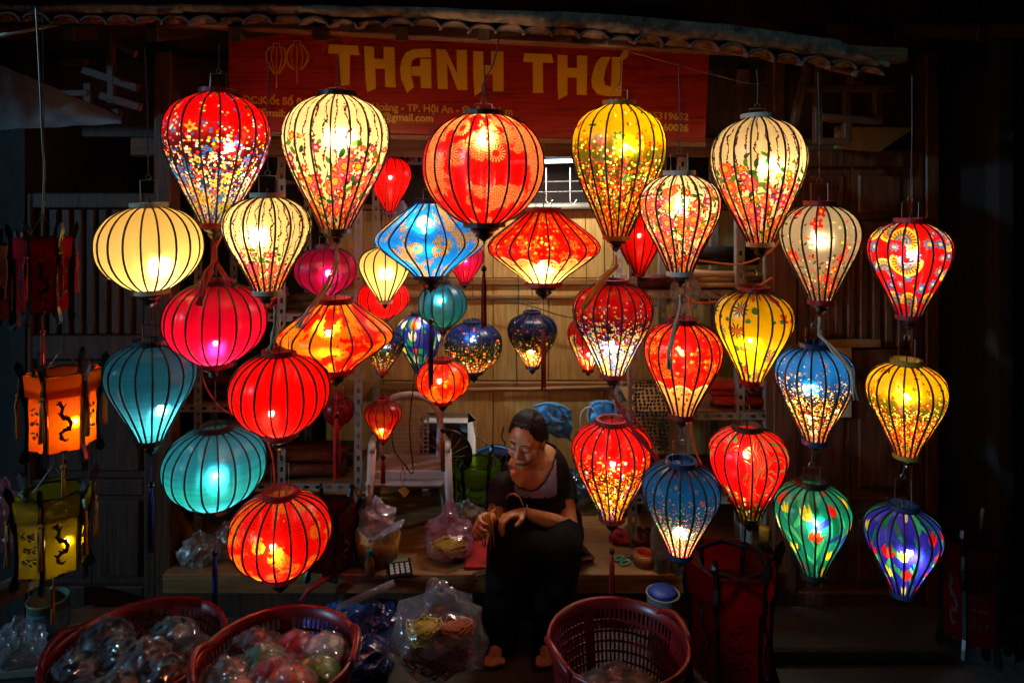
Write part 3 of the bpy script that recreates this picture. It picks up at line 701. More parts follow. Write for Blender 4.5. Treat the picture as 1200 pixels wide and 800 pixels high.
lights = []
def lantern(label, cx, yt, yb, wpx, z, kind, mat, bulb, power, trim='trim_dark', up=None, bail=26, tassel=None, ribs=18, group='silk lanterns hung in columns at the front', rz=None, warm=(1, .72, .42), finial=True, upx=None):
    s = z/F; H = (yb-yt)*s; R = wpx/2*s*F/math.hypot(F, cx-600)
    t = thing('silk_lantern', label, 'lantern', P(cx, yb, z), group)
    rz = rnd.uniform(0, 6.28) if rz is None else rz
    # silk shade
    seg = ribs*4; rings = 30; mb = MB(); uv = []; v = []; f = []; A = 2*PI*R/H*.86
    for i in range(rings+1):
        tt = i/rings; tt = tt if kind == 'ufo' else .5-.5*math.cos(PI*tt); r_ = prof(kind, tt)*R
        for j in range(seg+1):
            a = 2*PI*j/seg+rz; ph = (j % 4)/4; pull = 1-.034*(1-abs(1-2*ph)**1.6)
            pull += .007*noise.noise(Vector((math.cos(a)*3, math.sin(a)*3, tt*2.5+cx)))*math.sin(PI*tt)
            v.append((r_*pull*math.cos(a), r_*pull*math.sin(a), H*(1-tt))); uv.append((j/seg*A, 1-tt))
    for i in range(rings):
        for j in range(seg): f.append((i*(seg+1)+j, (i+1)*(seg+1)+j, (i+1)*(seg+1)+j+1, i*(seg+1)+j+1))
    mb.add(v, f); mb.uv = uv
    sh = part('shade', mb, SILK[mat], t, True, world=False)
    # ribs: one wire mesh, shared
    pts = []
    for i in range(17):
        tt = i/16 if kind == 'ufo' else .5-.5*math.cos(PI*i/16)
        pts.append((prof(kind, tt)*R*1.004, 0, H*(1-tt)))
    rm = MB().tube(pts, .0037 if R > .1 else .0028, 4, False).mesh('rib', True)
    for k in range(ribs): put('rib', rm, M['ribblack'], sh, None, (0, 0, rz+2*PI*k/ribs))
    rt, rb = prof(kind, 0)*R, prof(kind, 1)*R
    part('top_ring', MB().lathe([(rt*.86, H-.002), (rt*1.06, H-.002), (rt*1.06, H+.016), (rt*.86, H+.016), (rt*.86, H-.002)], 24, cap=False), M[trim], t, world=False)
    q = MB().lathe([(rb*.2, .0), (rb*1.08, .002), (rb*1.1, -.014), (rb*.8, -.016), (rb*.2, -.014)], 24)
    part('bottom_ring', q, M[trim], t, world=False)
    zb = -.016
    if finial:
        k = min(1, rb/.05)
        part('finial', MB().lathe([(rb*.78, -.014), (rb*.74, -.022*k-.004), (rb*.42, -.030*k-.004), (rb*.5, -.036*k-.004), (rb*.34, -.046*k-.004), (.006, -.056*k-.004), (.002, -.062*k-.004)], 16), M['black'], t, True, world=False)
        zb = -.06*k-.004
    bx = (bulb[0]-cx)*s; bz = (yb-bulb[1])*s; br = rnd.uniform(.0075, .012) if R > .1 else rnd.uniform(.006, .008)
    bl = part('bulb', MB().ball((bx, 0, bz), (br, br, br*1.3), 12, 8), rnd.choice(BULBS) if power > 0 else M['trim_cream'], t, True, world=False)
    part('lamp_socket', MB().lathe([(.012, bz+br*1.1), (.014, bz+br*1.2), (.014, bz+br*1.2+.03), (.006, bz+br*1.2+.04)], 10, (bx, 0, 0)), M['black'], t, True, world=False)
    part('lamp_cord', MB().tube([(bx, 0, bz+br*1.2+.035), (bx*.5, 0, (bz+H)/2+.02), (0, 0, H+.03)], .0025, 5), M['wiredark'], t, world=False)
    if power > 0:
        ld = bpy.data.lights.new('bulb_light', 'POINT'); lo = bpy.data.objects.new('bulb_light', ld); COL.objects.link(lo)
        ld.energy = power*LP*(R/.16)**2; ld.color = warm; ld.shadow_soft_size = br*1.5; lo.parent = t; lo.location = (bx, 0, bz)
    if not tassel: t.rotation_euler = (rnd.uniform(-.022, .022), rnd.uniform(-.022, .022), 0)
    # wire bail, loop and cord up
    bh = bail*s
    if bail:
        wv = min(rt*.9, .028); y_ = 0
        part('wire_bail', MB().tube([(-wv, y_, H), (-wv, y_, H+bh), (wv, y_, H+bh), (wv, y_, H)], .0016, 6).tube(
            [(.009*math.cos(a/8*2*PI), 0, H+bh+.009+.009*math.sin(a/8*2*PI)) for a in range(9)], .0014, 5), M['wire'], t, world=False)
        bh += .017
    if up is not None:
        tx = ((upx if upx is not None else cx)-cx)*s; ztop = (yb-up)*s
        part('cord', MB().tube([(0, 0, H+bh-.002), (tx*.5+.003, 0, (H+bh+ztop)/2), (tx, 0, ztop)], .0021, 5), M['flex'], t, world=False)
    if tassel:
        tassel_parts(t, 0, 0, zb, (tassel[1]-yb)*s+zb, M['tassel_'+tassel[0]], wd=.016)
    return t
LP = 6.6
zc = dict(c1=2.30, c2=2.38, c3=2.20, c4=2.36, c5=2.26, c6=2.40, c7=2.22, c8=2.34, c9=2.28, c10=2.32)
E = 45
L_ = lantern
# column by column, left to right
L_('plain cream oblate lantern, leftmost lantern of the top rows', 177, 243, 339, 130, zc['c1'], 'round', 'plaincream', (186, 308), 1.3, 'trim_cream', up=E+12, bail=32, ribs=20)
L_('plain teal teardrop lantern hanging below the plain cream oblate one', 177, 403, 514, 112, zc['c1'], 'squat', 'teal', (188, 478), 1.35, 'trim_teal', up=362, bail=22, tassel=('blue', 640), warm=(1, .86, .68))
L_('red meadow-print teardrop lantern turning blue at its tip, top left', 252, 110, 262, 130, zc['c2'], 'drop', 'redmulti', (265, 172), 1.5, 'trim_red', up=E+6, bail=24)
L_('plain magenta oblate lantern, second in its column', 252, 333, 424, 124, zc['c2'], 'round', 'magenta', (252, 402), 1.3, 'trim_mag', up=290, bail=0, ribs=20)
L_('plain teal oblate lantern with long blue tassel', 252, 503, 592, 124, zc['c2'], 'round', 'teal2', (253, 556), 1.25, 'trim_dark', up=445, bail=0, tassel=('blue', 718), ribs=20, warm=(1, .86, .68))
L_('cream lantern with thin vines and flowers only at its foot', 313, 232, 340, 106, zc['c3'], 'squat', 'cream3', (303, 274), 1.1, 'trim_cream', up=E+14, bail=26)
L_('plain bright red oblate lantern without any print', 328, 415, 506, 119, zc['c3'], 'round', 'red', (318, 484), 1.35, 'trim_red', up=356, upx=322, bail=28, ribs=20)
L_('red and gold patterned oblate lantern, lowest on the left side', 329, 581, 671, 122, zc['c3'], 'round', 'goldround', (320, 640), 1.2, 'trim_red', up=520, bail=38, ribs=20)
L_('big cream teardrop lantern with vines above pink and orange flowers, left of centre', 393, 113, 268, 127, zc['c4'], 'drop', 'cream1', (396, 163), 1.4, 'trim_dark', up=E+18, bail=10)
L_('red and gold flat double-cone lantern at left', 394, 354, 431, 137, zc['c4'], 'ufo', 'goldufo', (385, 390), 1.2, 'trim_red', up=290, bail=34, tassel=('red', 556))
L_('big round red brocade lantern in the top centre', 567, 136, 261, 142, zc['c5'], 'round', 'redround', (566, 166), 1.4, 'trim_dark', up=E+22, bail=14, tassel=('red', 378), ribs=20)
L_('blue and gold flat double-cone lantern below the big round red one', 505, 238, 322, 130, 2.50, 'ufo', 'blueufo', (497, 270), 1.5, 'trim_blue', up=150, bail=16, tassel=('blue', 448), warm=(1, .86, .68))
L_('red flat double-cone lantern with glowing cream underside', 637, 248, 330, 131, 2.50, 'ufo', 'redufo', (636, 308), 1.3, 'trim_red', up=160, bail=16, tassel=('red', 450))
L_('large yellow teardrop lantern covered in small orange flowers, top row', 722, 124, 276, 111, zc['c6'], 'drop', 'yellow', (730, 172), 1.6, 'trim_yellow', up=E+24, bail=18, warm=(1, .86, .55))
L_('red teardrop lantern with pale blue speckled foot, below the large yellow one', 718, 332, 437, 94, zc['c6'], 'squat', 'redmulti', (716, 402), 1.5, 'trim_red', up=292, bail=16)
L_('red and black teardrop lantern dotted with orange flowers', 717, 496, 604, 94, zc['c6'], 'squat', 'redblack', (718, 543), 1.6, 'trim_red', up=452, bail=26, tassel=('red', 690))
L_('white teardrop lantern fully flowered in pink, smaller of the two white floral ones', 797, 206, 318, 96, zc['c7'], 'squat', 'cream4', (796, 241), 1.3, 'trim_cream', up=E+34, bail=26)
L_('red teardrop lantern with scalloped cream lower third', 799, 378, 484, 93, zc['c7'], 'squat', 'paisley', (797, 412), 1.3, 'trim_red', up=332, bail=24)
L_('blue teardrop lantern with pink flowers at its tip, lowest in its column', 797, 543, 646, 92, zc['c7'], 'squat', 'blue2', (797, 618), 1.6, 'trim_blue', up=494, bail=28, warm=(1, .86, .68))
L_('big white teardrop lantern with hanging vines above pink flowers, right of the sign', 891, 139, 284, 115, zc['c8'], 'drop', 'cream2', (902, 195), 1.3, 'trim_cream', up=E+36, bail=12)
L_('bright yellow teardrop lantern with large blue asters', 881, 341, 444, 95, zc['c8'], 'squat', 'yellowflower', (878, 398), 1.2, 'trim_red', up=300, bail=18, upx=889)
L_('red teardrop lantern with green swirls', 878, 503, 604, 95, zc['c8'], 'squat', 'swirl', (875, 532), 1.4, 'trim_dark', up=460, bail=22)
L_('greyish white teardrop lantern with red and yellow blossoms', 962, 241, 351, 98, zc['c9'], 'squat', 'dogwood', (962, 280), 1.3, 'trim_red', up=E+40, bail=26)
L_('blue teardrop lantern with red and orange flowers below, second from right', 955, 406, 514, 95, zc['c9'], 'squat', 'blue', (951, 452), 1.7, 'trim_blue', up=368, bail=22, upx=959, warm=(1, .86, .68))
L_('green teardrop lantern printed with yellow and red tulips', 953, 568, 670, 93, zc['c9'], 'squat', 'greentulip', (957, 612), 1.2, 'trim_dark', up=528, bail=20, warm=(1, .86, .68))
L_('red teardrop lantern printed with yellow and blue fans, top right', 1065, 261, 369, 102, zc['c10'], 'squat', 'fans', (1065, 297), 1.3, 'trim_red', up=E+44, bail=24)
L_('smaller yellow teardrop lantern with orange flowers at far right', 1062, 426, 531, 99, zc['c10'], 'squat', 'yellow', (1061, 463), 1.5, 'trim_yellow', up=382, bail=28, warm=(1, .86, .55))
L_('purple blue teardrop lantern printed with red tulips, lowest at far right', 1058, 596, 692, 96, zc['c10'], 'squat', 'purpletulip', (1066, 647), 1.3, 'trim_blue', up=542, bail=34, finial=False, warm=(1, .86, .68))
# lanterns deeper inside the shop
IN = 'lanterns hung inside the shop'
def inner(label, cx, yt, yb, wpx, z, kind, mat, bulb, power, trim='trim_dark', up=None, **k):
    return lantern(label, cx, yt, yb, wpx, z, kind, mat, bulb, power*1.5, trim, up, k.pop('bail', 14), group=IN, ribs=k.pop('ribs', 14), **k)
inner('small plain red teardrop lantern behind the big cream floral one', 457, 184, 247, 48, 3.0, 'drop', 'red', (457, 208), 1.0, 'trim_red', up=150)
inner('small plain cream teardrop lantern under the blue double-cone', 451, 290, 351, 61, 2.8, 'drop', 'plaincream', (452, 318), .9, 'trim_cream', up=200)
inner('small plain red ball lantern half hidden behind the small cream teardrop', 450, 330, 371, 60, 3.12, 'round', 'red', (450, 352), .9, 'trim_red', up=180)
inner('dim purple red ball lantern behind the red and gold double-cone', 382, 291, 344, 74, 2.95, 'round', 'purple', (385, 320), .25, 'trim_mag', up=170)
inner('green blue ball lantern with shiny silk inside the shop', 519, 333, 382, 57, 3.1, 'round', 'greenblue', (516, 352), .8, 'trim_teal', up=200)
inner('small blue teardrop lantern with yellow tulips inside the shop', 493, 369, 433, 56, 3.22, 'drop', 'bluetulip', (492, 381), .9, 'trim_blue', up=250, warm=(1, .8, .55))
inner('dark blue ball lantern with orange flowers at its foot', 555, 379, 434, 67, 3.3, 'round', 'dark', (553, 398), 1.0, 'trim_blue', up=250, bail=26)
inner('dark blue teardrop lantern with orange flowers at its foot', 624, 368, 428, 58, 3.3, 'drop', 'dark', (622, 412), 1.2, 'trim_blue', up=250, bail=14)
inner('small orange red ball lantern left of the woman', 519, 424, 469, 62, 2.9, 'round', 'orange', (515, 446), .9, 'trim_red', up=300, tassel=('yellow', 548))
inner('small multicoloured fan-print lantern behind the red speckled one', 689, 372, 432, 46, 3.2, 'drop', 'multi', (690, 415), .9, 'trim_red', up=250)
inner('small plain red teardrop lantern behind the smaller white floral one', 748, 252, 320, 54, 3.1, 'drop', 'red', (748, 276), .45, 'trim_red', up=180)
inner('small pink teardrop lantern behind the blue double-cone', 545, 286, 330, 44, 3.3, 'drop', 'pinkred', (545, 305), .5, 'trim_mag', up=200)
inner('tiny orange red teardrop lantern hanging low over the chair', 449, 471, 512, 44, 2.75, 'squat', 'orange', (447, 503), .8, 'trim_red', up=440, bail=18, tassel=('red', 562))
inner('small black floral teardrop lantern half hidden by the red and gold double-cone', 448, 388, 434, 50, 3.05, 'drop', 'dark', (450, 405), .5, 'trim_red', up=300)
inner('tiny dim red ball lantern beside the plain red oblate one', 397, 466, 497, 36, 3.0, 'round', 'red', (397, 482), 0, 'trim_red', up=420, tassel=('red', 545))

# ------------------------------------------------------------------ draped tassels that belong to lanterns above
LANT = {o['label']: o for o in bpy.data.objects if o.type == 'EMPTY' and o.get('category') == 'lantern'}
def find(sub):
    r = [o for l, o in LANT.items() if l.startswith(sub)]; return r[0]
def draped(owner, pts, z, mat, n=6, wd=.014):
    mb = MB(); ps = [P(x, y, z-dz) for x, y, dz in pts]
    for k in range(n):
        j = [Vector((rnd.uniform(-wd, wd)*min(1, i*.6+.1), rnd.uniform(-.003, .003), rnd.uniform(-.004, .004))) for i in range(len(ps))]
        mb.tube([p+q for p, q in zip(ps, j)], .0034, 4)
    part('tassel', mb, M[mat], find(owner), True)
draped('red meadow-print', [(251, 282, 0), (252, 305, .02), (246, 320, .12), (238, 345, .15), (236, 358, .16)], 2.38, 'tassel_red')
draped('red meadow-print', [(251, 282, 0), (254, 306, .02), (264, 322, .12), (274, 336, .15)], 2.38, 'tassel_red')
draped('big cream teardrop', [(395, 290, 0), (395, 310, .02), (385, 335, .05), (366, 362, .12), (350, 384, .16)], 2.36, 'tassel_cream')
draped('cream lantern with thin', [(322, 358, 0), (325, 375, .01), (322, 392, .03), (317, 412, .06)], 2.2, 'tassel_cream')
draped('red teardrop lantern with pale', [(718, 458, 0), (724, 475, .02), (748, 510, .08), (775, 545, .10), (792, 560, .10)], 2.40, 'tassel_red', 5, .008)
draped('large yellow', [(722, 300, 0), (722, 312, .02), (708, 326, .06), (692, 350, .13), (688, 362, .15)], 2.40, 'tassel_yellow')
draped('white teardrop lantern fully', [(797, 345, 0), (798, 360, .02), (790, 385, .08), (784, 412, .15), (784, 432, .16)], 2.22, 'tassel_cream', 4, .008)
draped('greyish white', [(960, 372, 0), (960, 392, .02), (978, 412, .08), (998, 436, .13), (1001, 468, .14)], 2.28, 'tassel_cream', 6, .01)

# ------------------------------------------------------------------ box lanterns with black carved posts
def boxlantern(label, cx, yt, yb, wpx, z, col, collar, lit, rz=0, tassel='tassel_red', power=0, group='six-sided frame lanterns', hang=None):
    s = z/F; H = (yb-yt)*s; R = wpx/2*s*F/math.hypot(F, cx-600)
    t = thing('frame_lantern', label, 'lantern', P(cx, yb, z), group, rz)
    SILK[label] = silk('silk_'+col, plain([(0, col), (1, col)]), weave=.25, transp=.10)
    n = 6; mb = MB(); v = []
    for h in (0, H*.72): v += [(R*(.90 if h == 0 else .86)*math.cos(2*PI*k/n-PI/2), R*(.90 if h == 0 else .86)*math.sin(2*PI*k/n-PI/2), h) for k in range(n)]
    mb.add(v, [(k, (k+1) % n, n+(k+1) % n, n+k) for k in range(n)]); mb.uv = [(k/3, i) for i in (0, 1) for k in range(n)]
    sh = part('shade', mb, SILK[label], t, world=False)
    v = []
    for h, q in ((H*.70, .93), (H*.70+.001, 1.0), (H*.98, 1.04), (H*.985, .95)): v += [(R*q*math.cos(2*PI*k/n-PI/2), R*q*math.sin(2*PI*k/n-PI/2), h) for k in range(n)]
    mc = MB().add(v, [(i*n+k, i*n+(k+1) % n, (i+1)*n+(k+1) % n, (i+1)*n+k) for i in range(3) for k in range(n)]); mc.uv = [(.3, .5)]*len(v)
    part('collar', mc, SILK[label], t, world=False)
    for k in range(n):
        a = 2*PI*k/n-PI/2; d = Vector((math.cos(a), math.sin(a), 0)); sd_ = Vector((-d.y, d.x, 0))*.006
        prof_ = [(.84, -.14), (1.0, -.17), (1.10, -.12), (1.04, -.03), (.95, .06), (.93, .3), (.96, .55), (1.05, .66), (1.09, .78), (1.04, .9), (1.14, 1.0), (1.22, 1.10), (1.15, 1.18), (1.02, 1.12), (.93, .98), (.90, .7), (.86, .4), (.84, .1)]
        p = MB().prism([d*R*r_+Vector((0, 0, H*h))-sd_ for r_, h in prof_], sd_*2)
        o = part('corner_post', p, M['black'], t, world=False)
        if tassel:
            q = d*R*1.12; m2 = MB()
            for e in range(5): m2.tube([q+Vector((rnd.uniform(-.002, .002), 0, H*.72)), q+Vector((rnd.uniform(-.006, .006), rnd.uniform(-.006, .006), H*.6)), q+Vector((rnd.uniform(-.008, .008), rnd.uniform(-.006, .006), H*.18))], .0035, 4)
            m2.ball(q+Vector((0, 0, H*.73)), .007, 8, 5).tube([q+Vector((0, 0, H*.74)), q*.97+Vector((0, 0, H*1.08))], .0012, 4)
            part('corner_tassel', m2, M[tassel], o, True, world=False)
        # print on the faces: dragon and rows of characters, 1 mm proud
        am = a+PI/n; nd = Vector((math.cos(am), math.sin(am), 0)); tx = Vector((-nd.y, nd.x, 0)); apo = R*.88*math.cos(PI/n)+.0025
        fw = R*.88*.8
        at = lambda x, h: nd*apo+tx*x*fw+Vector((0, 0, H*h))
        pm = MB()
        if k % 2 == 0:
            pts = [(-.30, .62), (-.16, .63), (-.06, .57), (-.12, .49), (-.02, .43), (.14, .42), (.24, .35), (.18, .28), (.02, .28), (-.12, .24), (-.10, .17), (.04, .14), (.16, .16)]
            pm.tube([at(*q) for q in pts], [.002, .006, .005, .006, .0062, .0062, .006, .0062, .006, .005, .004, .003, .0015], 6)
            for i_, q in enumerate(pts[1:-1]):
                for e in (-1, 1): pm.tube([at(*q), at(q[0]+e*rnd.uniform(.06, .14), q[1]+rnd.uniform(.02, .05))], [.0045, .0012], 4)
        else:
            for row in range(3):
                for c_ in range(3):
                    for e in range(3):
                        x = -.24+c_*.24+rnd.uniform(-.08, .08); h = .52-row*.15+rnd.uniform(-.04, .04)
                        pm.tube([at(x-.06, h+rnd.uniform(-.01, .01)), at(x+.07, h+rnd.uniform(-.03, .03))], .0022, 4)
        part('printed_motif', pm, M['ink'], sh, world=False)['kind'] = 'stuff'
    part('floor_disc', MB().lathe([(R*.82, -.004), (R*.82, .004)], 6), M['black'], t, world=False)
    part('top_frame', MB().lathe([(R*.80, H*.96), (R*.9, H*.96), (R*.9, H*.985), (R*.8, H*.985), (R*.8, H*.96)], 6, cap=False), M['black'], t, world=False)
    if hang is not None:
        zt = (yb-hang)*s; yy = 0
        part('hanging_wire', MB().tube([(-R*.5, 0, H*.97), (0, 0, H*1.3), (R*.5, 0, H*.97)], .0016, 5).tube([(0, 0, H*1.3), (.004, 0, (H*1.3+zt)/2), (0, 0, zt)], .0016, 5), M['wire'], t, world=False)
    if tassel: part('bottom_tassel', MB().tube([(0, 0, 0), (0, 0, -H*.3)], .0018, 5).ball((0, 0, -H*.3), .009, 8, 6).tube([(0, 0, -H*.3), (0, 0, -H*.75)], [.005, .007], 6), M[tassel], t, True, world=False)
    if power:
        bl = part('bulb', MB().ball((R*.35, 0, H*.30), .009, 10, 6), M['bulb'], t, True, world=False)
        ld = bpy.data.lights.new('bulb_light', 'POINT'); lo = bpy.data.objects.new('bulb_light', ld); COL.objects.link(lo)
        ld.energy = power; ld.color = (1, .6, .28); ld.shadow_soft_size = .013; lo.parent = t; lo.location = (R*.35, 0, H*.30)
    return t
boxlantern('dark red frame lantern with dragon print, topmost at left', 50, 276, 363, 72, 2.2, '#f02048', '', 0, .12, hang=12)
boxlantern('glowing orange frame lantern with black dragon and characters', 74, 432, 520, 92, 2.2, '#ff8a1e', '', 1, .1, 'tassel_yellow', power=1.5, hang=384)
boxlantern('yellow green frame lantern, lowest at left', 62, 572, 662, 96, 2.2, '#c8b81c', '', 0, .32, 'tassel_yellow', power=.06, hang=536)
boxlantern('dark red frame lantern cut by the left edge of the picture', -8, 285, 372, 66, 2.5, '#c0143a', '', 0, .4)
boxlantern('lime green frame lantern on the platform beside the woman', 559, 540, 592, 58, 3.40, '#b8e81c', '', 0, .5, None)
boxlantern('dark red frame lantern on the platform under the red and gold double-cone', 385, 592, 656, 70, 2.92, '#b01218', '', 0, .5, None)
boxlantern('large dark red frame lantern on the ground right of the basket', 856, 652, 782, 108, 2.45, '#b4161e', '', 0, .45, None)
boxlantern('dark red frame lantern with flower print near the right edge', 1140, 628, 742, 84, 2.6, '#b0141c', '', 0, .2, None)

# ------------------------------------------------------------------ fluorescent tube and rack above
tb = thing('fluorescent_lamp', 'white fluorescent tube lamp glowing between the top lanterns', 'lamp', P(650, 192, 3.3))
mt = emit('tube_glow', (.72, .88, 1, 1), 9)
part('tube', MB().tube([P(596, 190, 3.3), P(706, 188, 3.3)], .009, 10), mt, tb, True)
part('fitting', MB().box(P(650, 181, 3.3), (.50, .03, .03), bev=.004), M['metal'], tb)
ld = bpy.data.lights.new('tube_light', 'AREA'); ld.shape = 'RECTANGLE'; ld.size = .46; ld.size_y = .03; ld.energy = 11; ld.color = (1, .92, .80)
lo = bpy.data.objects.new('tube_light', ld); COL.objects.link(lo); lo.location = P(650, 196, 3.3); lo.parent = tb; lo.matrix_parent_inverse = Matrix.Translation(-tb.location)
rk = thing('wire_rack', 'white wire hanging rack below the fluorescent tube', 'rack', P(665, 240, 3.35))
for k, (a, c) in enumerate((((600, 214), (705, 212)), ((600, 226), (705, 224)))): part('rail', MB().tube([P(*a, 3.35), P(*c, 3.35)], .003, 6), M['trim_dark'], rk)
for x in (612, 640, 668, 696): part('hook', MB().tube([P(x, 196, 3.35), P(x, 236, 3.35), P(x+4, 240, 3.35), P(x+8, 234, 3.35)], .0025, 5), M['metal'], rk)
solo('conduit_pipe', 'grey pipe running along the top of the plywood wall', 'pipe', MB().tube([P(470, 244, 3.6), P(800, 240, 3.6)], .018, 8), M['metal'], True)
for k, (cx, cy_, r_) in enumerate(((352, 196, 26), (420, 186, 30), (470, 176, 22))):
    mb = MB()
    for q in range(4):
        mb.tube([P(cx, cy_, 3.2)+Vector((r_*.004*math.cos(a/14*2*PI)*(1+.1*q), .02*q, r_*.003*math.sin(a/14*2*PI+q*.2))) for a in range(15)], .0035, 5, False)
    solo('wire_coil', ['dark wire coil above the cream vine lantern', 'wire coil beside the small plain red teardrop', 'small wire coil left of the big round red lantern'][k], 'wire coil', mb, M['wire'], True, 'wire coils under the ceiling')
slat = thing('steel_ceiling_rail', 'perforated blue steel rail above the small red teardrop lantern', 'rail', P(480, 190, 3.4))
mb = MB()
for zz in (0, .05): mb.box(P(478, 187, 3.4)+Vector((0, 0, zz-.02)), (.62, .004, .014))
for k in range(22): mb.box(P(478, 187, 3.4)+Vector((-.3+k*.0286, 0, .005)), (.012, .004, .038))
part('perforated_strip', mb, pbr('steel_blue', '#6f8ea5', .5, metal=.2), slat)

# ------------------------------------------------------------------ slotted steel shelves and what lies on them
def upright(mb, x, y, z0, z1, w_=.036):
    for dx in (-w_/2+.006, w_/2-.006): mb.box((x+dx, y, (z0+z1)/2), (.011, .0025, z1-z0))
    n = int((z1-z0)/.05)
    for k in range(n+1): mb.box((x, y, z0+k*(z1-z0)/n), (w_, .003, .028))
    mb.box((x-w_/2, y+.018, (z0+z1)/2), (.0025, .036, z1-z0))
def hrail(mb, x0, x1, y, z, h=.034):
    for dz in (-h/2+.005, h/2-.005): mb.box(((x0+x1)/2, y, z+dz), (x1-x0, .0025, .010))
    n = max(2, int((x1-x0)/.05))
    for k in range(n+1): mb.box((x0+(x1-x0)*k/n, y, z), (.028, .003, h))
def shelf(label, pxs, zf, depth, ys, ztop, zbot=PLAT):
    xs = [P(x, 0, zf).x for x in pxs]; t = thing('steel_shelf', label, 'shelf', ((xs[0]+xs[-1])/2, zf, zbot))
    for x in xs:
        for y in (zf, zf+depth):
            mb = MB(); upright(mb, x, y, zbot, ztop); part('upright', mb, M['metal'], t)
    for yy in ys:
        z_ = P(0, yy, zf).z; b_ = part('shelf_board', MB().box(((xs[0]+xs[-1])/2, zf+depth/2, z_+.016), (xs[-1]-xs[0], depth-.01, .008)), M['batten'], t)
        mb = MB(); hrail(mb, xs[0], xs[-1], zf-.004, z_); part('edge_rail', mb, M['metal'], b_)
    return t
SR = 3.08; SLf = 3.12
shelf('slotted steel shelf behind the lanterns at right', (742, 800, 868, 902), SR, .40, (345, 487, 585), 2.1)
shelf('slotted steel shelf behind the lanterns at left', (206, 232, 330, 420), SLf, .40, (372, 478, 570), 2.05)
fab = lambda n_, c, **k: pbr('cloth_'+n_, c, .75, var=.5, scale=30, bump=.5, bscale=60, **k)
def roll_stack(label, px0, px1, py, z, rows, cols, rad, mats, name='fabric_roll', cat='fabric rolls', group=None):
    t = thing(name+'_stack', label, cat, P((px0+px1)/2, py, z))
    base = P(0, py, z).z
    for r_ in range(rows):
        for c_ in range(cols):
            y = z+.04+c_*rad*2.05+(rad if r_ % 2 else 0)
            a, b_ = P(px0, 0, z).x+rnd.uniform(-.02, .02), P(px1, 0, z).x+rnd.uniform(-.02, .02)
            part(name, MB().tube([(a, y, base+rad+r_*rad*1.75), (b_, y+rnd.uniform(-.01, .01), base+rad+r_*rad*1.75)], rad, 8), mats[(r_*cols+c_) % len(mats)], t, True)
    return t
bam = [wood('bamboo_a', '#c9a878', '#a88450', 0), wood('bamboo_b', '#b8935e', '#96703c', 0)]
roll_stack('bundle of pale bamboo splints on the right shelf', 812, 900, 339, SR, 3, 3, .014, bam, 'bamboo_splint', 'bamboo')
roll_stack('dark blue cloth rolls above the bamboo splints', 808, 900, 313, SR+.05, 2, 3, .022, [fab('navy', '#1a2340'), fab('black', '#16161c')], 'fabric_roll')
roll_stack('red and orange cloth rolls on the right middle shelf', 836, 900, 478, SR, 3, 3, .020, [fab('red', '#c0281a'), fab('orange', '#e07a1c'), fab('gold', '#c8a02a')])
roll_stack('dark maroon cloth rolls under the small red teardrop lantern', 735, 800, 340, SR, 1, 3, .026, [fab('maroon', '#4a1620')])
roll_stack('red cloth stack on the left upper shelf', 236, 326, 365, SLf, 3, 3, .018, [fab('red2', '#b01a1a'), fab('crimson', '#8a1224'), fab('rust', '#b8481c')])
roll_stack('dark red and black boxes on the left lower shelf', 236, 326, 470, SLf, 2, 3, .028, [fab('blk', '#1a1214'), fab('dred', '#6a1218')])
roll_stack('brown cloth rolls on the left bottom shelf', 240, 400, 562, SLf, 2, 3, .03, [fab('brn', '#4a2a1a'), fab('dred2', '#5a1418'), fab('blk2', '#161214')])
roll_stack('dark bundles on the right bottom shelf', 745, 900, 577, SR, 2, 3, .028, [fab('blk3', '#141318'), fab('brn2', '#3a2216'), fab('mar2', '#4a141a')])
roll_stack('grey card tubes on the shelf behind the purple ball lantern', 336, 416, 365, SLf+.06, 2, 2, .02, [fab('card', '#6a6660'), fab('card2', '#3a3430')])
mfilm = plastic_film('clear_film', '#d8dde4', .35)
mfilmp = plastic_film('pink_film', '#e090b8', .42); mfilmb = plastic_film('blue_film', '#2f6fd0', 1.2); mfilmd = plastic_film('dark_blue_film', '#1c4490', 1.2)
def blob(c, r, amp=.2, fr=7, seed=0, seg=26, rings=18, flat=.0, knot=0):
    mb = MB().ball((0, 0, 0), 1, seg, rings); c = Vector(c); r = Vector(r) if hasattr(r, '__len__') else Vector((r, r, r))
    for i, q in enumerate(mb.v):
        d = q.normalized(); k = 1+amp*(noise.noise(d*fr*.35+Vector((seed*7.1, seed*3.3, 0)))+.5*abs(noise.noise(d*fr+Vector((seed, 0, seed*5))))+.25*noise.noise(d*fr*2.6+Vector((0, seed, 0))))
        if knot and d.z > .72: k *= 1+knot*(d.z-.72)**1.2*3.2; d = Vector((d.x*.55, d.y*.55, d.z))
        q = Vector((d.x*r.x*k, d.y*r.y*k, d.z*r.z*k))
        if flat and q.z < -r.z*(1-flat): q.z = -r.z*(1-flat)
        mb.v[i] = c+q
    return mb
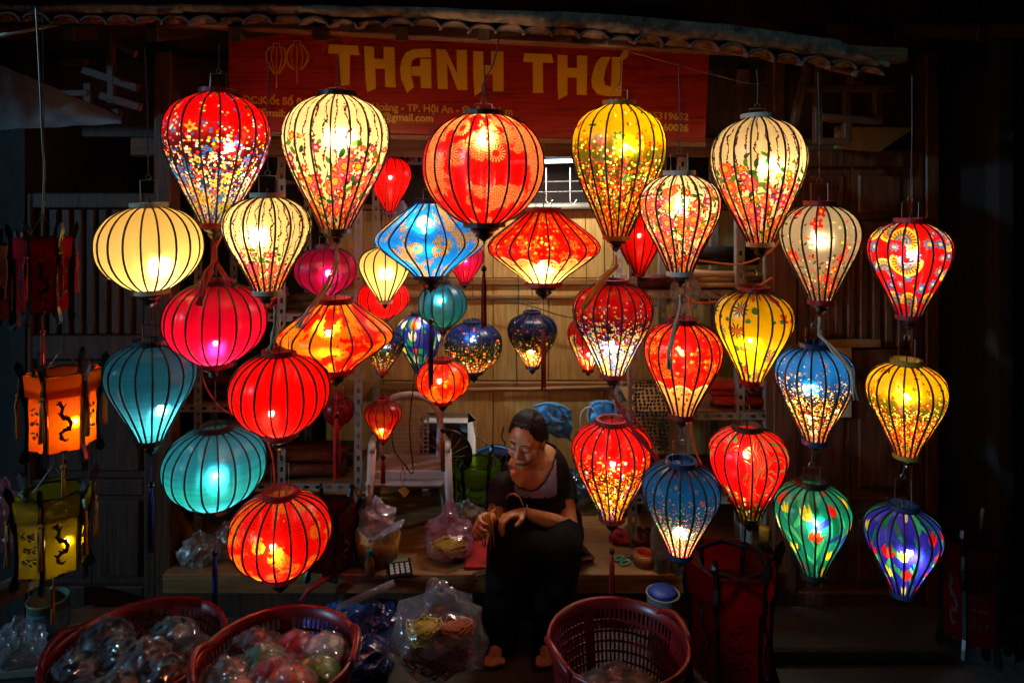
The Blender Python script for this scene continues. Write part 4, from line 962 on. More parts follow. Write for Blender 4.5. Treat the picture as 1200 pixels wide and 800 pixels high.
def bag(label, c, r, mat, amp=.3, fr=6, seed=1, knot=.6, inside=(), cat='plastic bag', flat=.3, name='plastic_bag'):
    t = thing(name, label, cat, Vector(c)-Vector((0, 0, r[2]*(1-flat))))
    part('film', blob(c, r, amp, fr, seed, knot=knot, flat=flat), mat, t, True)
    for (off, rr, m) in inside:
        mb = MB(); cc = Vector(c)+Vector(off)
        for k in range(34):      # yarn skein: looped strands
            a0 = rnd.uniform(0, 6.28); q = [cc+Vector((rr[0]*math.cos(a0+i*.8)*rnd.uniform(.5, 1), rr[1]*math.sin(a0+i*.8)*rnd.uniform(.5, 1), rr[2]*rnd.uniform(-1, 1)*.8)) for i in range(6)]
            mb.tube(q, .0035, 4)
        mb.ball(cc, [x*.75 for x in rr], 12, 8)
        part('yarn', mb, m, t, True)
    return t
yy_ = fab('yarn_yellow', '#e8c01e'); yo_ = fab('yarn_orange', '#e0641c'); yr_ = fab('yarn_red', '#a8141c')
bag('clear plastic bag hanging beside the bamboo splints', P(803, 345, 2.98), (.06, .04, .09), mfilm, .35, 7, 3, .3)
bag('clear crumpled plastic on the right middle shelf', P(822, 462, SR+.1), (.05, .05, .09), mfilm, .35, 7, 5, .2)

# ------------------------------------------------------------------ blue bags on the wall, beads, chair, fan
mblue = pbr('blue_thin_plastic', '#4a9ad8', .45, var=.35, scale=9, bump=.9, bscale=14)
def wallbag(label, px0, px1, py0, py1, z, seed):
    mb = MB(); n, m = 16, 18; v = []
    for i in range(n+1):
        for j in range(m+1):
            u_, w_ = i/n, j/m; x = px0+(px1-px0)*u_; top = py0+((u_-.4)**2)*26; y = top+(py1-py0)*w_*(1+.18*noise.noise(Vector((u_*4, seed, 0))))
            q = P(x+4*noise.noise(Vector((u_*3, w_*3, seed))), y, z); q.y -= .05*math.sin(PI*u_)*(.4+.6*math.sin(PI*min(1, w_*.9+.1)))+.025*noise.noise(Vector((u_*6, w_*5, seed*3))); v.append(q)
    b_ = len(v); v += [Vector((q.x, z+.02, q.z)) for q in v]
    f = []
    for i in range(n):
        for j in range(m):
            o = i*(m+1)+j; f += [(o, o+m+1, o+m+2, o+1), (b_+o, b_+o+1, b_+o+m+2, b_+o+m+1)]
    rim = [i*(m+1) for i in range(n+1)]+[n*(m+1)+j for j in range(1, m+1)]+[i*(m+1)+m for i in range(n-1, -1, -1)]+[j for j in range(m-1, 0, -1)]
    for a, c_ in zip(rim, rim[1:]+rim[:1]): f.append((a, c_, b_+c_, b_+a))
    return solo('blue_bag', label, 'bag', mb.add(v, f), mblue, True, 'blue bags hung on the back wall')
wallbag('crumpled blue bag hanging behind the woman\'s head', 626, 670, 472, 508, 3.56, 1)
wallbag('crumpled blue bag behind the red and black floral lantern', 690, 732, 470, 512, 3.56, 4)
bs = thing('bead_strand_bundle', 'hanging bundle of shiny black bead strands on the right shelf', 'beads', P(765, 450, 3.0))
bead_me = None
for k in range(9):
    mb = MB(); x = 745+k*4.6
    for q in range(19): mb.ball(P(x+1.2*math.sin(q+k), 448+q*4.3+rnd.uniform(-.5, .5), 3.02-.02*(k % 3)), .0068, 7, 5)
    part('bead_strand', mb, M['black'], bs, True)
# chair
mch = pbr('chair_plastic', '#b4a096', .5, var=.15)
ch = thing('plastic_chair', 'greyish brown plastic armchair with lattice back on the platform', 'chair', P(482, 600, 3.3))
Yb, Yf = 3.46, 3.10
def pt(px, py, y): return P(px, py, y)
bk = []
for i in range(13):
    a = PI*i/12; bk.append(pt(480-36*math.cos(a), 500-38*math.sin(a)**.7, Yb))
part('back_frame', MB().tube([pt(446, 552, Yb-.06)]+bk+[pt(514, 552, Yb-.06)], .018, 8), mch, ch, True)
mb = MB()
for k in range(9): mb.box(pt(459+k*5.3, 503, Yb+.005), (.007, .006, .24))
for k in range(12): mb.box(pt(480, 476+k*5, Yb+.003), (.20, .006, .006))
part('lattice_back', mb, mch, ch)
part('seat', MB().box(P(480, 548, 3.28)+Vector((0, 0, -.01)), (.36, .34, .025), bev=.01), mch, ch)
part('seat_apron', MB().box(P(480, 556, Yf+.005)+Vector((0, 0, .0)), (.36, .012, .04), bev=.004), mch, ch)
for sx in (-1, 1):
    xf = 480+sx*44; xb = 480+sx*36
    part('armrest', MB().tube([pt(xb, 505, Yb), pt(xf, 518, 3.25), pt(xf, 522, Yf), pt(xf, 530, Yf-.02)], [.014, .017, .018, .013], 8), mch, ch, True)
    for (x_, yv, zt_) in ((xf, Yf, pt(0, 526, Yf).z), (xb, Yb, pt(0, 552, Yb).z)):
        X = P(x_, 0, yv).x; part('leg', MB().tube([(X, yv, zt_), (X+sx*.02, yv+(.02 if yv == Yb else -.01), PLAT)], [.02, .015], 8), mch, ch, True)
# fan
fn = thing('electric_fan', 'white box fan with round black grille behind the chair', 'fan', P(524, 578, 3.52))
c = P(524, 528, 3.54); mwh = pbr('fan_white', '#c4c8cc', .4, var=.1)
part('housing', MB().box(c, (.30, .09, .40), bev=.05), mwh, fn, True)
part('front_ring', MB().tube([c+Vector((.125*math.cos(a/28*2*PI), -.05, .125*math.sin(a/28*2*PI))) for a in range(29)], .010, 6, False), M['black'], fn, True)
part('fan_recess', MB().tube([c+Vector((0, -.044, 0)), c+Vector((0, -.052, 0))], .118, 28), M['trim_dark'], fn)
for k in range(14):
    a = k/14*2*PI; part('grille_bar', MB().tube([c+Vector((.02*math.cos(a), -.058, .02*math.sin(a))), c+Vector((.12*math.cos(a+.4), -.056, .12*math.sin(a+.4)))], .0025, 4), M['metal'], fn)
for sx in (-1, 1): part('foot', MB().box(c+Vector((sx*.1, -.02, -.19)), (.05, .12, .03), bev=.008), mwh, fn)

# ------------------------------------------------------------------ things on the platform
def onplat(px, py, dz=0):            # point on the platform top
    return P(px, py, (CAMZ-PLAT-dz)*F/(py-HOR))
q = onplat(468, 668)
cal = thing('calculator', 'black calculator with pale keys lying on the platform edge', 'calculator', q, None, .25)
part('body', MB().box((0, 0, .009), (.10, .13, .016), bev=.004), M['black'], cal, world=False)
part('screen', MB().box((0, .045, .018), (.08, .025, .003)), pbr('lcd', '#6a7a6a', .3), cal, world=False)
mk = pbr('key_grey', '#b8b4ac', .5)
for i in range(4):
    for j in range(4): part('key', MB().box((-.033+i*.022, -.05+j*.021, .019), (.015, .014, .006), bev=.002), mk, cal, world=False)
solo('metal_ruler', 'shiny metal ruler beside the calculator', 'ruler', MB().box(onplat(468, 657)+Vector((0, 0, .004)), (.115, .02, .004), Matrix.Rotation(.1, 3, 'Z')), pbr('steel', '#c8ccd4', .25, metal=.9))
bag('pink plastic bag of yellow yarn on the platform', onplat(524, 668)+Vector((0, .10, .085)), (.105, .09, .10), mfilmp, .28, 6, 11, .75, [((.0, -.01, -.035), (.085, .07, .03), yy_), ((.0, .0, -.062), (.09, .07, .015), yr_)])
bag('white plastic bag behind the pink yarn bag', onplat(545, 640)+Vector((.0, .12, .06)), (.09, .07, .075), plastic_film('white_film', '#d8d4d0', .6), .3, 6, 14, .4)
q = onplat(488, 655, 0)
solo('fabric_roll', 'yellow and black roll of film lying on the platform', 'roll', MB().lathe([(.045, -.08), (.052, -.08), (.052, .09), (.045, .09), (.045, -.08)], 18, cap=False), None, True).data.materials.append(pbr('roll_yellow', '#b89a1e', .35, col2='#1a160c', scale=3, stretch=(1, 1, 6)))
o = bpy.context.scene.objects['fabric_roll']
o.rotation_euler = (PI/2-.1, 0, .25); o.location = q+Vector((0, .15, .054))
tin = thing('round_tin', 'red patterned tin holding white wrapped bundles', 'tin', onplat(438, 668)+Vector((0, .08, 0)))
part('tin_body', MB().lathe([(.085, 0), (.10, .11), (.094, .11), (.08, .006)], 22, cap=True), pbr('tin_red', '#5a1a14', .4, col2='#a8761c', scale=14), tin, True, world=False)
solo('wrapped_bundle', 'white film-wrapped bundle sticking out of the red tin', 'bundle', blob(tin.location+Vector((.0, 0, .17)), (.08, .05, .07), .35, 7, 21, knot=.4), plastic_film('bundle_film', '#e0c8d4', .8), True)
solo('film_sleeve', 'clear film sleeve slanting out of the red tin', 'sleeve', MB().beam(tin.location+Vector((-.02, -.05, .12)), tin.location+Vector((.12, -.06, .19)), .07, .012, .004), plastic_film('sleeve_film', '#d8d0e8', .7))
bt = thing('glue_bottle', 'small brown bottle with green cap on the platform edge', 'bottle', onplat(432, 676)+Vector((0, .02, 0)))
part('bottle', MB().lathe([(.02, 0), (.022, .004), (.022, .06), (.012, .075), (.012, .085)], 14), pbr('brown_glass', '#6a3a16', .15, coat=.5), bt, True, world=False)
part('cap', MB().lathe([(.014, .083), (.014, .105), (.006, .11)], 12), pbr('cap_green', '#1a6a4a', .4), bt, True, world=False)
mb = MB(); c = onplat(580, 660); n = 14
v = [c+Vector(((i/n-.5)*.26, .02+(j/n-.5)*.22+.04, .012+.05*max(0, math.sin(PI*i/n)*math.sin(PI*j/n))*(1+.8*noise.noise(Vector((i*.5, j*.5, 2)))))) for i in range(n+1) for j in range(n+1)]
v += [Vector((q.x, q.y, PLAT+.003)) for q in v]; f = []; B = (n+1)**2
for i in range(n):
    for j in range(n):
        o_ = i*(n+1)+j; f += [(o_, o_+n+1, o_+n+2, o_+1), (B+o_, B+o_+1, B+o_+n+2, B+o_+n+1)]
rim = [i*(n+1) for i in range(n+1)]+[n*(n+1)+j for j in range(1, n+1)]+[i*(n+1)+n for i in range(n-1, -1, -1)]+[j for j in range(n-1, 0, -1)]
for a, c_ in zip(rim, rim[1:]+rim[:1]): f.append((a, c_, B+c_, B+a))
solo('red_cloth', 'crumpled red cloth on the platform under her hands', 'cloth', mb.add(v, f), fab('scarlet', '#c01414'), True)
def scissors(label, c, rz, mat):
    t = thing('scissors', label, 'scissors', c, None, rz)
    for s_ in (-1, 1):
        part('blade', MB().prism([(0, s_*.002, .004), (.095, s_*.010, .004), (.09, s_*.016, .004), (0, s_*.012, .004)], (0, 0, .003)), M['wire'], t, world=False)
        part('handle', MB().tube([(-.035+.025*math.cos(a/12*2*PI), -s_*.020+.014*math.sin(a/12*2*PI), .006) for a in range(13)], .004, 6, False), mat, t, True, world=False)
scissors('scissors with blue handles at the platform edge near her knee', onplat(579, 668), 3.6, pbr('handle_blue', '#2a4a9a', .4))
scissors('scissors with mint green handles on the right of the platform', onplat(736, 655), .6, pbr('handle_mint', '#5ac8a0', .4))
bb = P(684, 668, 2.98)
solo('cardboard_pad', 'tattered brown cardboard pad under the woman', 'pad', MB().box((.22, 2.97, PLAT+.022), (.24, .16, .03), Matrix.Rotation(.35, 3, 'Z'), bev=.01), pbr('cardboard', '#7a5430', .8, bump=.6), True)
t = thing('tape_roll', 'roll of brown packing tape with red core on the platform', 'tape', onplat(757, 664)+Vector((0, .03, 0)))
part('tape', MB().lathe([(.036, 0), (.05, 0), (.05, .045), (.036, .045), (.036, 0)], 24, cap=False), pbr('tape_brown', '#9a7038', .3), t, True, world=False)
part('core', MB().lathe([(.032, .002), (.036, .002), (.036, .05), (.032, .05), (.032, .002)], 24, cap=False), pbr('core_red', '#c83a1a', .5), t, True, world=False)
for k, (px, py, h, lab) in enumerate(((775, 672, .19, 'tall clear plastic jar beside the tape roll'), (797, 674, .09, 'short glass jar right of the tall plastic jar'))):
    t = thing('jar', lab, 'jar', onplat(px, py)+Vector((0, .04, 0)))
    part('glass', MB().lathe([(.034, 0), (.037, .006), (.037, h*.8), (.028, h*.92), (.028, h)], 18, cap=False), plastic_film('jar_clear%d' % k, '#b0a8a0', .45, .08, 6), t, True, world=False)
    part('contents', MB().lathe([(.031, .004), (.033, h*.35), (.01, h*.4)], 14), pbr('jar_fill%d' % k, '#4a3420', .6, bump=.5), t, True, world=False)
mscr = [fab('scrap_red', '#a01a20'), fab('scrap_green', '#3a6a34'), fab('scrap_plum', '#5a1a3a'), fab('scrap_dark', '#2a2024')]
for k, (px, py, lab) in enumerate(((728, 634, 'plum'), (742, 630, 'red'), (752, 637, 'green'), (765, 634, 'dark'))):
    solo('cloth_scrap', ['dark red cloth scrap, leftmost of the scraps on the platform', 'green cloth scrap among the scraps on the platform', 'plum cloth scrap beside the tape roll', 'blackish cloth scrap at the right end of the scraps'][k], 'cloth scrap', blob(onplat(px, py)+Vector((0, 0, .02)), (.05, .04, .03), .5, 9, 31+k, flat=.4), mscr[k], True, 'cloth scraps on the platform')
# clutter on the left of the platform
solo('card_tube', 'brown cardboard tube leaning at the left of the platform', 'tube', MB().tube([P(208, 604, 3.1), P(250, 672, 2.93)], .026, 12), pbr('tube_brown', '#7a4a20', .4, coat=.3), True)
for k, (px, py, r_) in enumerate(((222, 672, .07), (255, 662, .075), (290, 668, .06))):
    bag(['greyish white plastic bag, leftmost behind the teal lantern\'s blue tassel', 'crumpled white bag behind the teal lantern\'s blue tassel', 'crumpled beige bag right of the teal lantern\'s blue tassel'][k], onplat(px, py)+Vector((0, .1, r_*.7)), (r_*1.2, r_, r_), plastic_film('bag_g%d' % k, ['#b8b0a8', '#c0a890', '#9a8458'][k], .85, .3), .35, 6, 41+k, .1)

# ------------------------------------------------------------------ cords
def cord(label, pts, z, mat, r=.004, name='extension_cable'):
    ps = []
    pts = [P(x, y, z+(d[0] if d else 0)) for x, y, *d in pts]
    for i in range(len(pts)-1):
        p0, p1, p2, p3 = pts[max(i-1, 0)], pts[i], pts[i+1], pts[min(i+2, len(pts)-1)]
        for k in range(6):
            s = k/6; ps.append(.5*((2*p1)+(p2-p0)*s+(2*p0-5*p1+4*p2-p3)*s*s+(3*p1-p0-3*p2+p3)*s**3))
    ps.append(pts[-1]); return solo(name, label, 'cord', MB().tube(ps, r, 6), mat, True)
mor = pbr('cord_orange', '#d86a1c', .5); mrd = pbr('cord_red', '#b01a1c', .5)
cord('orange cord looping behind the greyish white blossom lantern', [(948, 242), (925, 262), (905, 292), (870, 309), (825, 306), (795, 300)], 2.52, mor)
cord('orange cord from the right shelf down to the red paisley lantern', [(905, 325), (880, 340), (845, 352), (815, 355), (806, 350), (818, 385), (826, 420)], 2.6, mor)
cord('orange cord drooping beside the blue pink-flowered lantern', [(812, 470), (810, 510), (822, 545), (834, 570)], 2.6, mor)
cord('thin yellow cord beside the red meadow-print lantern tip', [(262, 272), (250, 300), (246, 330)], 2.45, mor, .003)
cord('red twisted cord right of the red speckled lantern', [(722, 470), (745, 490), (762, 515), (775, 545)], 2.55, mrd, .003)
cord('red cord between the magenta and teal oblate lanterns', [(238, 420), (240, 450), (262, 480), (300, 500), (318, 530), (322, 570)], 2.42, mrd, .003)
cord('black cord hanging over the plastic chair', [(462, 470), (460, 520), (475, 545), (484, 552), (480, 500), (486, 440), (500, 330)], 2.85, M['wiredark'], .003)
cord('thin wire stretched across the sign to the right lattice', [(735, 60), (800, 78), (880, 98), (905, 92)], 2.66, M['wire'], .002)
cord('thin dark wire hanging down across the sign letters', [(585, 45), (578, 75), (566, 100), (567, 118)], 2.42, M['wiredark'], .003)
t_ = thing('price_tag', 'small yellow paper tag hanging on a red loop before the chair', 'tag', P(473, 575, 2.84))
part('loop', MB().tube([P(472, 546, 2.84), P(469, 558, 2.84), P(472, 570, 2.84), P(475, 558, 2.84), P(472, 546, 2.84)], .0018, 5), mrd, t_)
part('paper', MB().prism([P(466, 574, 2.84), P(474, 569, 2.84), P(480, 576, 2.84), P(474, 583, 2.84)], (0, .002, 0)), pbr('tag_paper', '#d8b84a', .6), t_)

# ------------------------------------------------------------------ baskets of wrapped lanterns
mbk = pbr('basket_red', '#7c1014', .35, var=.2, spec=.6)
def basket(label, cx, cyy, z, wpx, tilt=(0, 0), depth=.36, rz=0):
    c = P(cx, cyy, z); R = wpx/2*z/F; H = c.z if depth is None else depth
    t = thing('laundry_basket', label, 'basket', (c.x, c.y, c.z-H), 'red plastic baskets'); t.rotation_euler = (tilt[0], tilt[1], rz)
    rb = R*.72; rad = lambda h: rb+(R-rb)*(h/H)
    part('rim', MB().lathe([(R*.97, H-.03), (R*1.02, H-.026), (R*1.045, H-.006), (R*1.03, H+.004), (R*.985, H), (R*.97, H-.03)], 48, cap=False), mbk, t, True, world=False)
    mb = MB(); n = 84
    for k in range(n):
        a = 2*PI*k/n; wd_ = .006 if k % 21 else .03
        d = Vector((math.cos(a), math.sin(a), 0)); mb.ribbon([d*rad(h)+Vector((0, 0, h)) for h in (0.01, H*.5, H-.02)], wd_, Vector((-d.y, d.x, 0)), .002)
    lv = part('lattice_wall', mb, mbk, t, world=False); lv['kind'] = 'stuff'
    for k in range(12):
        h = H*(.05+.072*k); r_ = rad(h)
        part('hoop', MB().lathe([(r_-.002, h-.004), (r_+.002, h-.004), (r_+.002, h+.004), (r_-.002, h+.004), (r_-.002, h-.004)], 40, cap=False), mbk, lv, world=False)
    part('base', MB().lathe([(rb, 0), (rb*1.01, .012), (rb*.3, .012), (.01, .010)], 32), mbk, t, world=False)
    for s_ in (-1, 1):
        pts = [Vector((s_*R*1.03*math.cos(a), R*1.03*math.sin(a), H-.01+.028*math.cos(a/.42*PI/2))) for a in [(-.42+.84*i/10) for i in range(11)]]
        part('handle', MB().tube(pts, .011, 8), mbk, t, True, world=False)
    return t, c, R, H
def wrapped(label, c, r, col, seed, col2=None):
    t = thing('wrapped_lantern', label, 'wrapped lantern', Vector(c)-Vector((0, 0, r)), 'film-wrapped lanterns in the baskets')
    part('lantern_ball', blob(c, (r*.92, r*.92, r*.8), .05, 5, seed, 18, 12), pbr('ball_'+label[:12]+str(seed), col, .4, col2=col2, scale=18), t, True)
    part('film', blob(c, (r*.98, r*.98, r*.86), .14, 8, seed+.5, 30, 20, knot=.25), FILMS[seed % 3], t, True)
FILMS = [plastic_film('wrap_a', '#cfd6de', .20, .07, 34), plastic_film('wrap_b', '#b8c4d4', .16, .06, 42), plastic_film('wrap_c', '#d8d0c8', .24, .08, 30)]
tA, cA, RA, HA = basket('round red plastic basket of dark wrapped lanterns at far left', 161, 756, 2.12, 188, depth=.34)
tB, cB, RB, HB = basket('round red plastic basket of coloured wrapped lanterns, middle of the three', 325, 764, 1.92, 178, depth=.40, rz=.2)
tC, cC, RC, HC = basket('round red lattice basket nearly empty, right of the woman', 724, 748, 2.06, 160, depth=.42, rz=.35)
for (cc, k) in ((cA, 0), (cB, 0), (cC, 0)): pass
colsA = ['#1a1c24', '#2a1418', '#3a2a14', '#14202e', '#241a2a', '#3a1414', '#181818', '#2a2420', '#101c22']
posA = [(-.62, -.30), (-.30, -.62), (.12, -.70), (.50, -.42), (.62, .05), (.20, -.18), (-.25, -.05), (-.55, .22), (.25, .40)]
namA = ['frontmost at the left', 'at the front left', 'at the front', 'at the front right', 'at the right rim', 'in the middle', 'left of the middle', 'at the back left', 'at the back right']
for k, (x, y) in enumerate(posA):
    wrapped('dark film-wrapped lantern %s of the far left basket' % namA[k], cA+Vector((x*RA*.95, y*RA*.95, -.05+rnd.uniform(-.02, .02))), .085, colsA[k], 60+k)
B_ = [((-.60, -.30), '#3a3438', 'black and grey', None), ((-.22, .02), '#1a7a4a', 'green', None), ((.12, .36), '#a0143a', 'crimson', None), ((.05, -.32), '#c02438', 'red', '#5a1020'), ((.55, -.05), '#8ab81c', 'yellow green', '#2a5a14'), ((.55, .32), '#b8b0a8', 'greyish white', None), ((-.25, -.62), '#d8741c', 'orange brown', None), ((.30, -.50), '#e0601c', 'orange', '#a01a1a'), ((-.45, .35), '#2a2a34', 'blackish', None)]
for k, ((x, y), cl, nm, c2) in enumerate(B_):
    wrapped('%s film-wrapped lantern in the middle basket' % nm, cB+Vector((x*RB*.95, y*RB*.95, -.06+rnd.uniform(-.015, .02))), .08, cl, 80+k, c2)
C_ = [((-.38, -.10), '#4a3a34', 'brownish'), ((.0, .10), '#5a1a1a', 'dark red'), ((-.05, -.35), '#a01a3a', 'pinkish red'), ((.34, -.12), '#6a4a1a', 'ochre'), ((.40, -.42), '#2a2428', 'blackish'), ((-.42, -.46), '#3a2a2c', 'plum')]
for k, ((x, y), cl, nm) in enumerate(C_):
    wrapped('%s film-wrapped lantern at the bottom of the right basket' % nm, cC+Vector((x*RC*.9, y*RC*.9, -.15)), .066, cl, 100+k)

# ------------------------------------------------------------------ things on the ground
def ong(px, py): return P(px, py, CAMZ*F/(py-HOR))
for k, (px, py, r_, lab, m) in enumerate(((395, 735, (.13, .10, .09), 'blue plastic bag heap between the middle basket and the clear yarn bag', mfilmb), (440, 742, (.10, .09, .10), 'dark blue plastic bag right of the blue bag heap', mfilmd), (420, 765, (.13, .10, .08), 'dark blue crumpled bag in front of the blue bags', mfilmd))):
    q = ong(px, py+20); bag(lab, q+Vector((0, 0, r_[2]*.7)), r_, m, .35, 6, 111+k, .15)
bag('clear plastic bag of yellow, orange and red yarn standing on the ground', P(515, 735, 2.42)+Vector((0, 0, -.03)), (.165, .11, .145), plastic_film('bag_clear', '#d8d4dc', .24, .15, 16), .34, 6, 121, .5,
    [((-.05, -.03, .035), (.075, .06, .04), yy_), ((.06, -.03, .035), (.07, .06, .04), yo_), ((.0, 0, -.06), (.13, .09, .05), yr_)])
solo('plastic_tube', 'long shiny plastic sleeve lying against the platform', 'tube', MB().tube([P(395, 712, 2.62), P(462, 682, 2.70)], .014, 10), plastic_film('tube_film', '#c0c8d8', .6, .08, 8), True)
solo('red_ribbon', 'twisted red cloth strip hanging over the platform edge', 'ribbon', MB().tube([P(392, 672, 2.86), P(378, 680, 2.80), P(362, 690, 2.80), P(352, 704, 2.79)], [.008, .012, .012, .008], 8), M['tassel_red'], True)
t = thing('bucket', 'white bucket with blue rim lid behind the right basket', 'bucket', P(777, 690, 2.62)*1)
t.location.z = 0; hB = P(0, 694, 2.62).z
part('pail', MB().lathe([(.05, 0), (.062, hB*.98), (.066, hB), (.058, hB), (.048, .01)], 24), pbr('pail_white', '#7a7672', .5), t, True, world=False)
part('lid', MB().lathe([(.056, hB+.002), (.048, hB+.012), (.02, hB+.016), (.001, hB+.017)], 24), pbr('pail_blue', '#14388a', .5), t, True, world=False)
t = thing('paint_can', 'dull blue tin can on the ground under the yellow green frame lantern', 'can', ong(57, 742))
part('can_body', MB().lathe([(.075, 0), (.075, .14), (.078, .142), (.078, .15), (.07, .15), (.07, .01)], 24), pbr('can_blue', '#35586a', .45, col2='#6a7a3a', scale=6), t, True, world=False)
part('can_label', MB().lathe([(.0757, .03), (.0757, .115)], 24, cap=False), pbr('can_label', '#1c3a4a', .5, col2='#5a8a9a', scale=22), t, True, world=False)
solo('timber_beam', 'pale sawn timber lying at the left edge of the picture', 'timber', MB().beam(P(-30, 712, 2.05), P(40, 676, 2.35), .07, .05, .006), pbr('pale_timber', '#8a7a62', .7, bump=.3), False)
solo('pale_cement_patch', 'pale slab standing in for the light cement patch left of the baskets', 'board', MB().beam(ong(30, 745)+Vector((0, 0, .016)), ong(150, 715)+Vector((0, 0, .016)), .12, .028, .004), pbr('pale_grey', '#9aa2a4', .6, bump=.3), False)  # slab stands in for the light patch on the cement
solo('floor_plank', 'dark plank lying at the bottom left corner', 'plank', MB().beam(ong(-30, 790)+Vector((0, 0, .02)), ong(70, 782)+Vector((0, 0, .02)), .10, .03, .004), pbr('pale_grey2', '#7a7266', .7, bump=.3), False)
bag('pale clear plastic bag at the bottom left corner', ong(8, 790)+Vector((0, .05, .07)), (.10, .09, .09), mfilm, .3, 6, 131, .3)
bag('iridescent pink plastic bag at the left edge beside the yellow lantern', P(2, 612, 2.3), (.07, .06, .12), mfilmp, .35, 7, 133, .3)
solo('low_step', 'pale stone step in front of the right door', 'step', MB().box((P(1000, 0, 2.8).x, 2.74, .03), (1.05, .28, .06), bev=.01), pbr('step_stone', '#2e2b28', .85, bump=.5))
t = thing('candle_jar', 'small yellow jar on the shelf right of the red swirl lantern', 'jar', P(896, 632, 2.95))
part('jar_body', MB().lathe([(.022, 0), (.024, .05), (.02, .055)], 14), pbr('jar_yellow', '#c89a2a', .5), t, True, world=False)
part('jar_stand', MB().box((0, .03, -.012), (.10, .10, .02), bev=.003), M['door_l'], t, world=False)
t = thing('water_bottle', 'clear plastic bottle standing under the red swirl lantern', 'bottle', P(874, 640, 2.9))
part('bottle_body', MB().lathe([(.022, 0), (.024, .03), (.021, .035), (.024, .04), (.024, .09), (.01, .12), (.01, .135)], 14), plastic_film('bottle_clear', '#c8d0d8', .5, .06, 10), t, True, world=False)
part('bottle_shelf', MB().box((0, .03, -.012), (.12, .12, .02), bev=.003), M['door_l'], t, world=False)

# ------------------------------------------------------------------ tarp, lattice brackets, hanging strings up at the eave
g = G('tarp_sheet'); tc = g.n('ShaderNodeTexCoord').outputs['Object']; cc_ = g.ramp(g.noise(g.vm('MULTIPLY', tc, (1, 5, 1)), 3.5, 5, .65), [(.3, lin('#9ad0ec')), (.7, lin('#f0fbff'))])
tl_ = g.n('ShaderNodeBsdfTranslucent'); df_ = g.n('ShaderNodeBsdfDiffuse'); mx_ = g.n('ShaderNodeMixShader'); mx_.inputs[0].default_value = .95
for x_ in (tl_, df_): g.set(x_.inputs[0], cc_)
g.t.links.new(tl_.outputs[0], mx_.inputs[1]); g.t.links.new(df_.outputs[0], mx_.inputs[2]); TARP = g.sh(mx_.outputs[0])
mb = MB(); n, m = 24, 10; v = []
C0, C1, C2, C3 = P(-70, 46, 2.42), P(142, 137, 2.62), P(142, 145, 2.55), P(-70, 156, 2.2)
for i in range(n+1):
    for j in range(m+1):
        a, b_ = i/n, j/m; q = (C0*(1-a)+C1*a)*(1-b_)+(C3*(1-a)+C2*a)*b_
        q.z += .005*noise.noise(Vector((a*9, b_*4, 1)))+.002*noise.noise(Vector((a*30, b_*8, 5))); v.append(q)
f = []
for i in range(n):
    for j in range(m):
        o_ = i*(m+1)+j; f += [(o_, o_+1, o_+m+2, o_+m+1)]
solo('blue_tarp', 'pale blue tarpaulin awning at the upper left corner', 'tarpaulin', mb.add(v, f), TARP, True)
def lattice(label, bars, z, mat, wd=.026):
    t = thing('wooden_lattice', label, 'lattice', P(bars[0][0], bars[0][1], z))
    for k_, (x0, y0, x1, y1, *dz) in enumerate(bars):
        d = dz[0] if dz else 0; part('bar', MB().beam(P(x0, y0, z+d), P(x1, y1, z-d), wd*(1+.09*(k_ % 4)), wd*(1+.07*((k_+2) % 4)), .003), mat, t)
lattice('brown wooden lattice bracket at the upper left', [(84, 24, 160, 64), (98, 82, 162, 104), (104, 98, 104, 138), (104, 134, 142, 132), (130, 44, 132, 122), (118, 112, 165, 126), (58, 110, 106, 110), (72, 72, 104, 74)], 2.62, wood('lattice_brown', '#5a3a22', '#3a2414', 0))
lattice('dark wooden lattice bracket at the upper right under the eave', [(930, 148, 946, 76), (958, 60, 958, 168), (940, 104, 1046, 104), (962, 138, 1030, 142), (992, 106, 992, 166), (1028, 106, 1028, 146), (960, 166, 994, 166), (946, 74, 976, 66)], 2.7, wood('lattice_dark', '#5a3c20', '#3a2412', 0), .028)
solo('pale_ledge', 'pale board behind the dark lattice at the upper right', 'board', MB().prism([P(980, 148, 2.86), P(1072, 150, 2.86), P(1030, 178, 2.86), P(980, 174, 2.86)], (0, .02, 0)), pbr('ledge_cream', '#8a7a52', .7))
cord('knotted cord hanging down from the eave at the far left', [(42, 8), (44, 40), (47, 100), (50, 168), (52, 200), (50, 252)], 2.2, M['wire'], .0035, 'hanging_cord')
solo('white_conduit', 'thin white pipe crossing the upper left corner', 'pipe', MB().tube([P(-20, 46, 2.4), P(90, 24, 2.5)], .008, 8), M['trim_cream'], True)

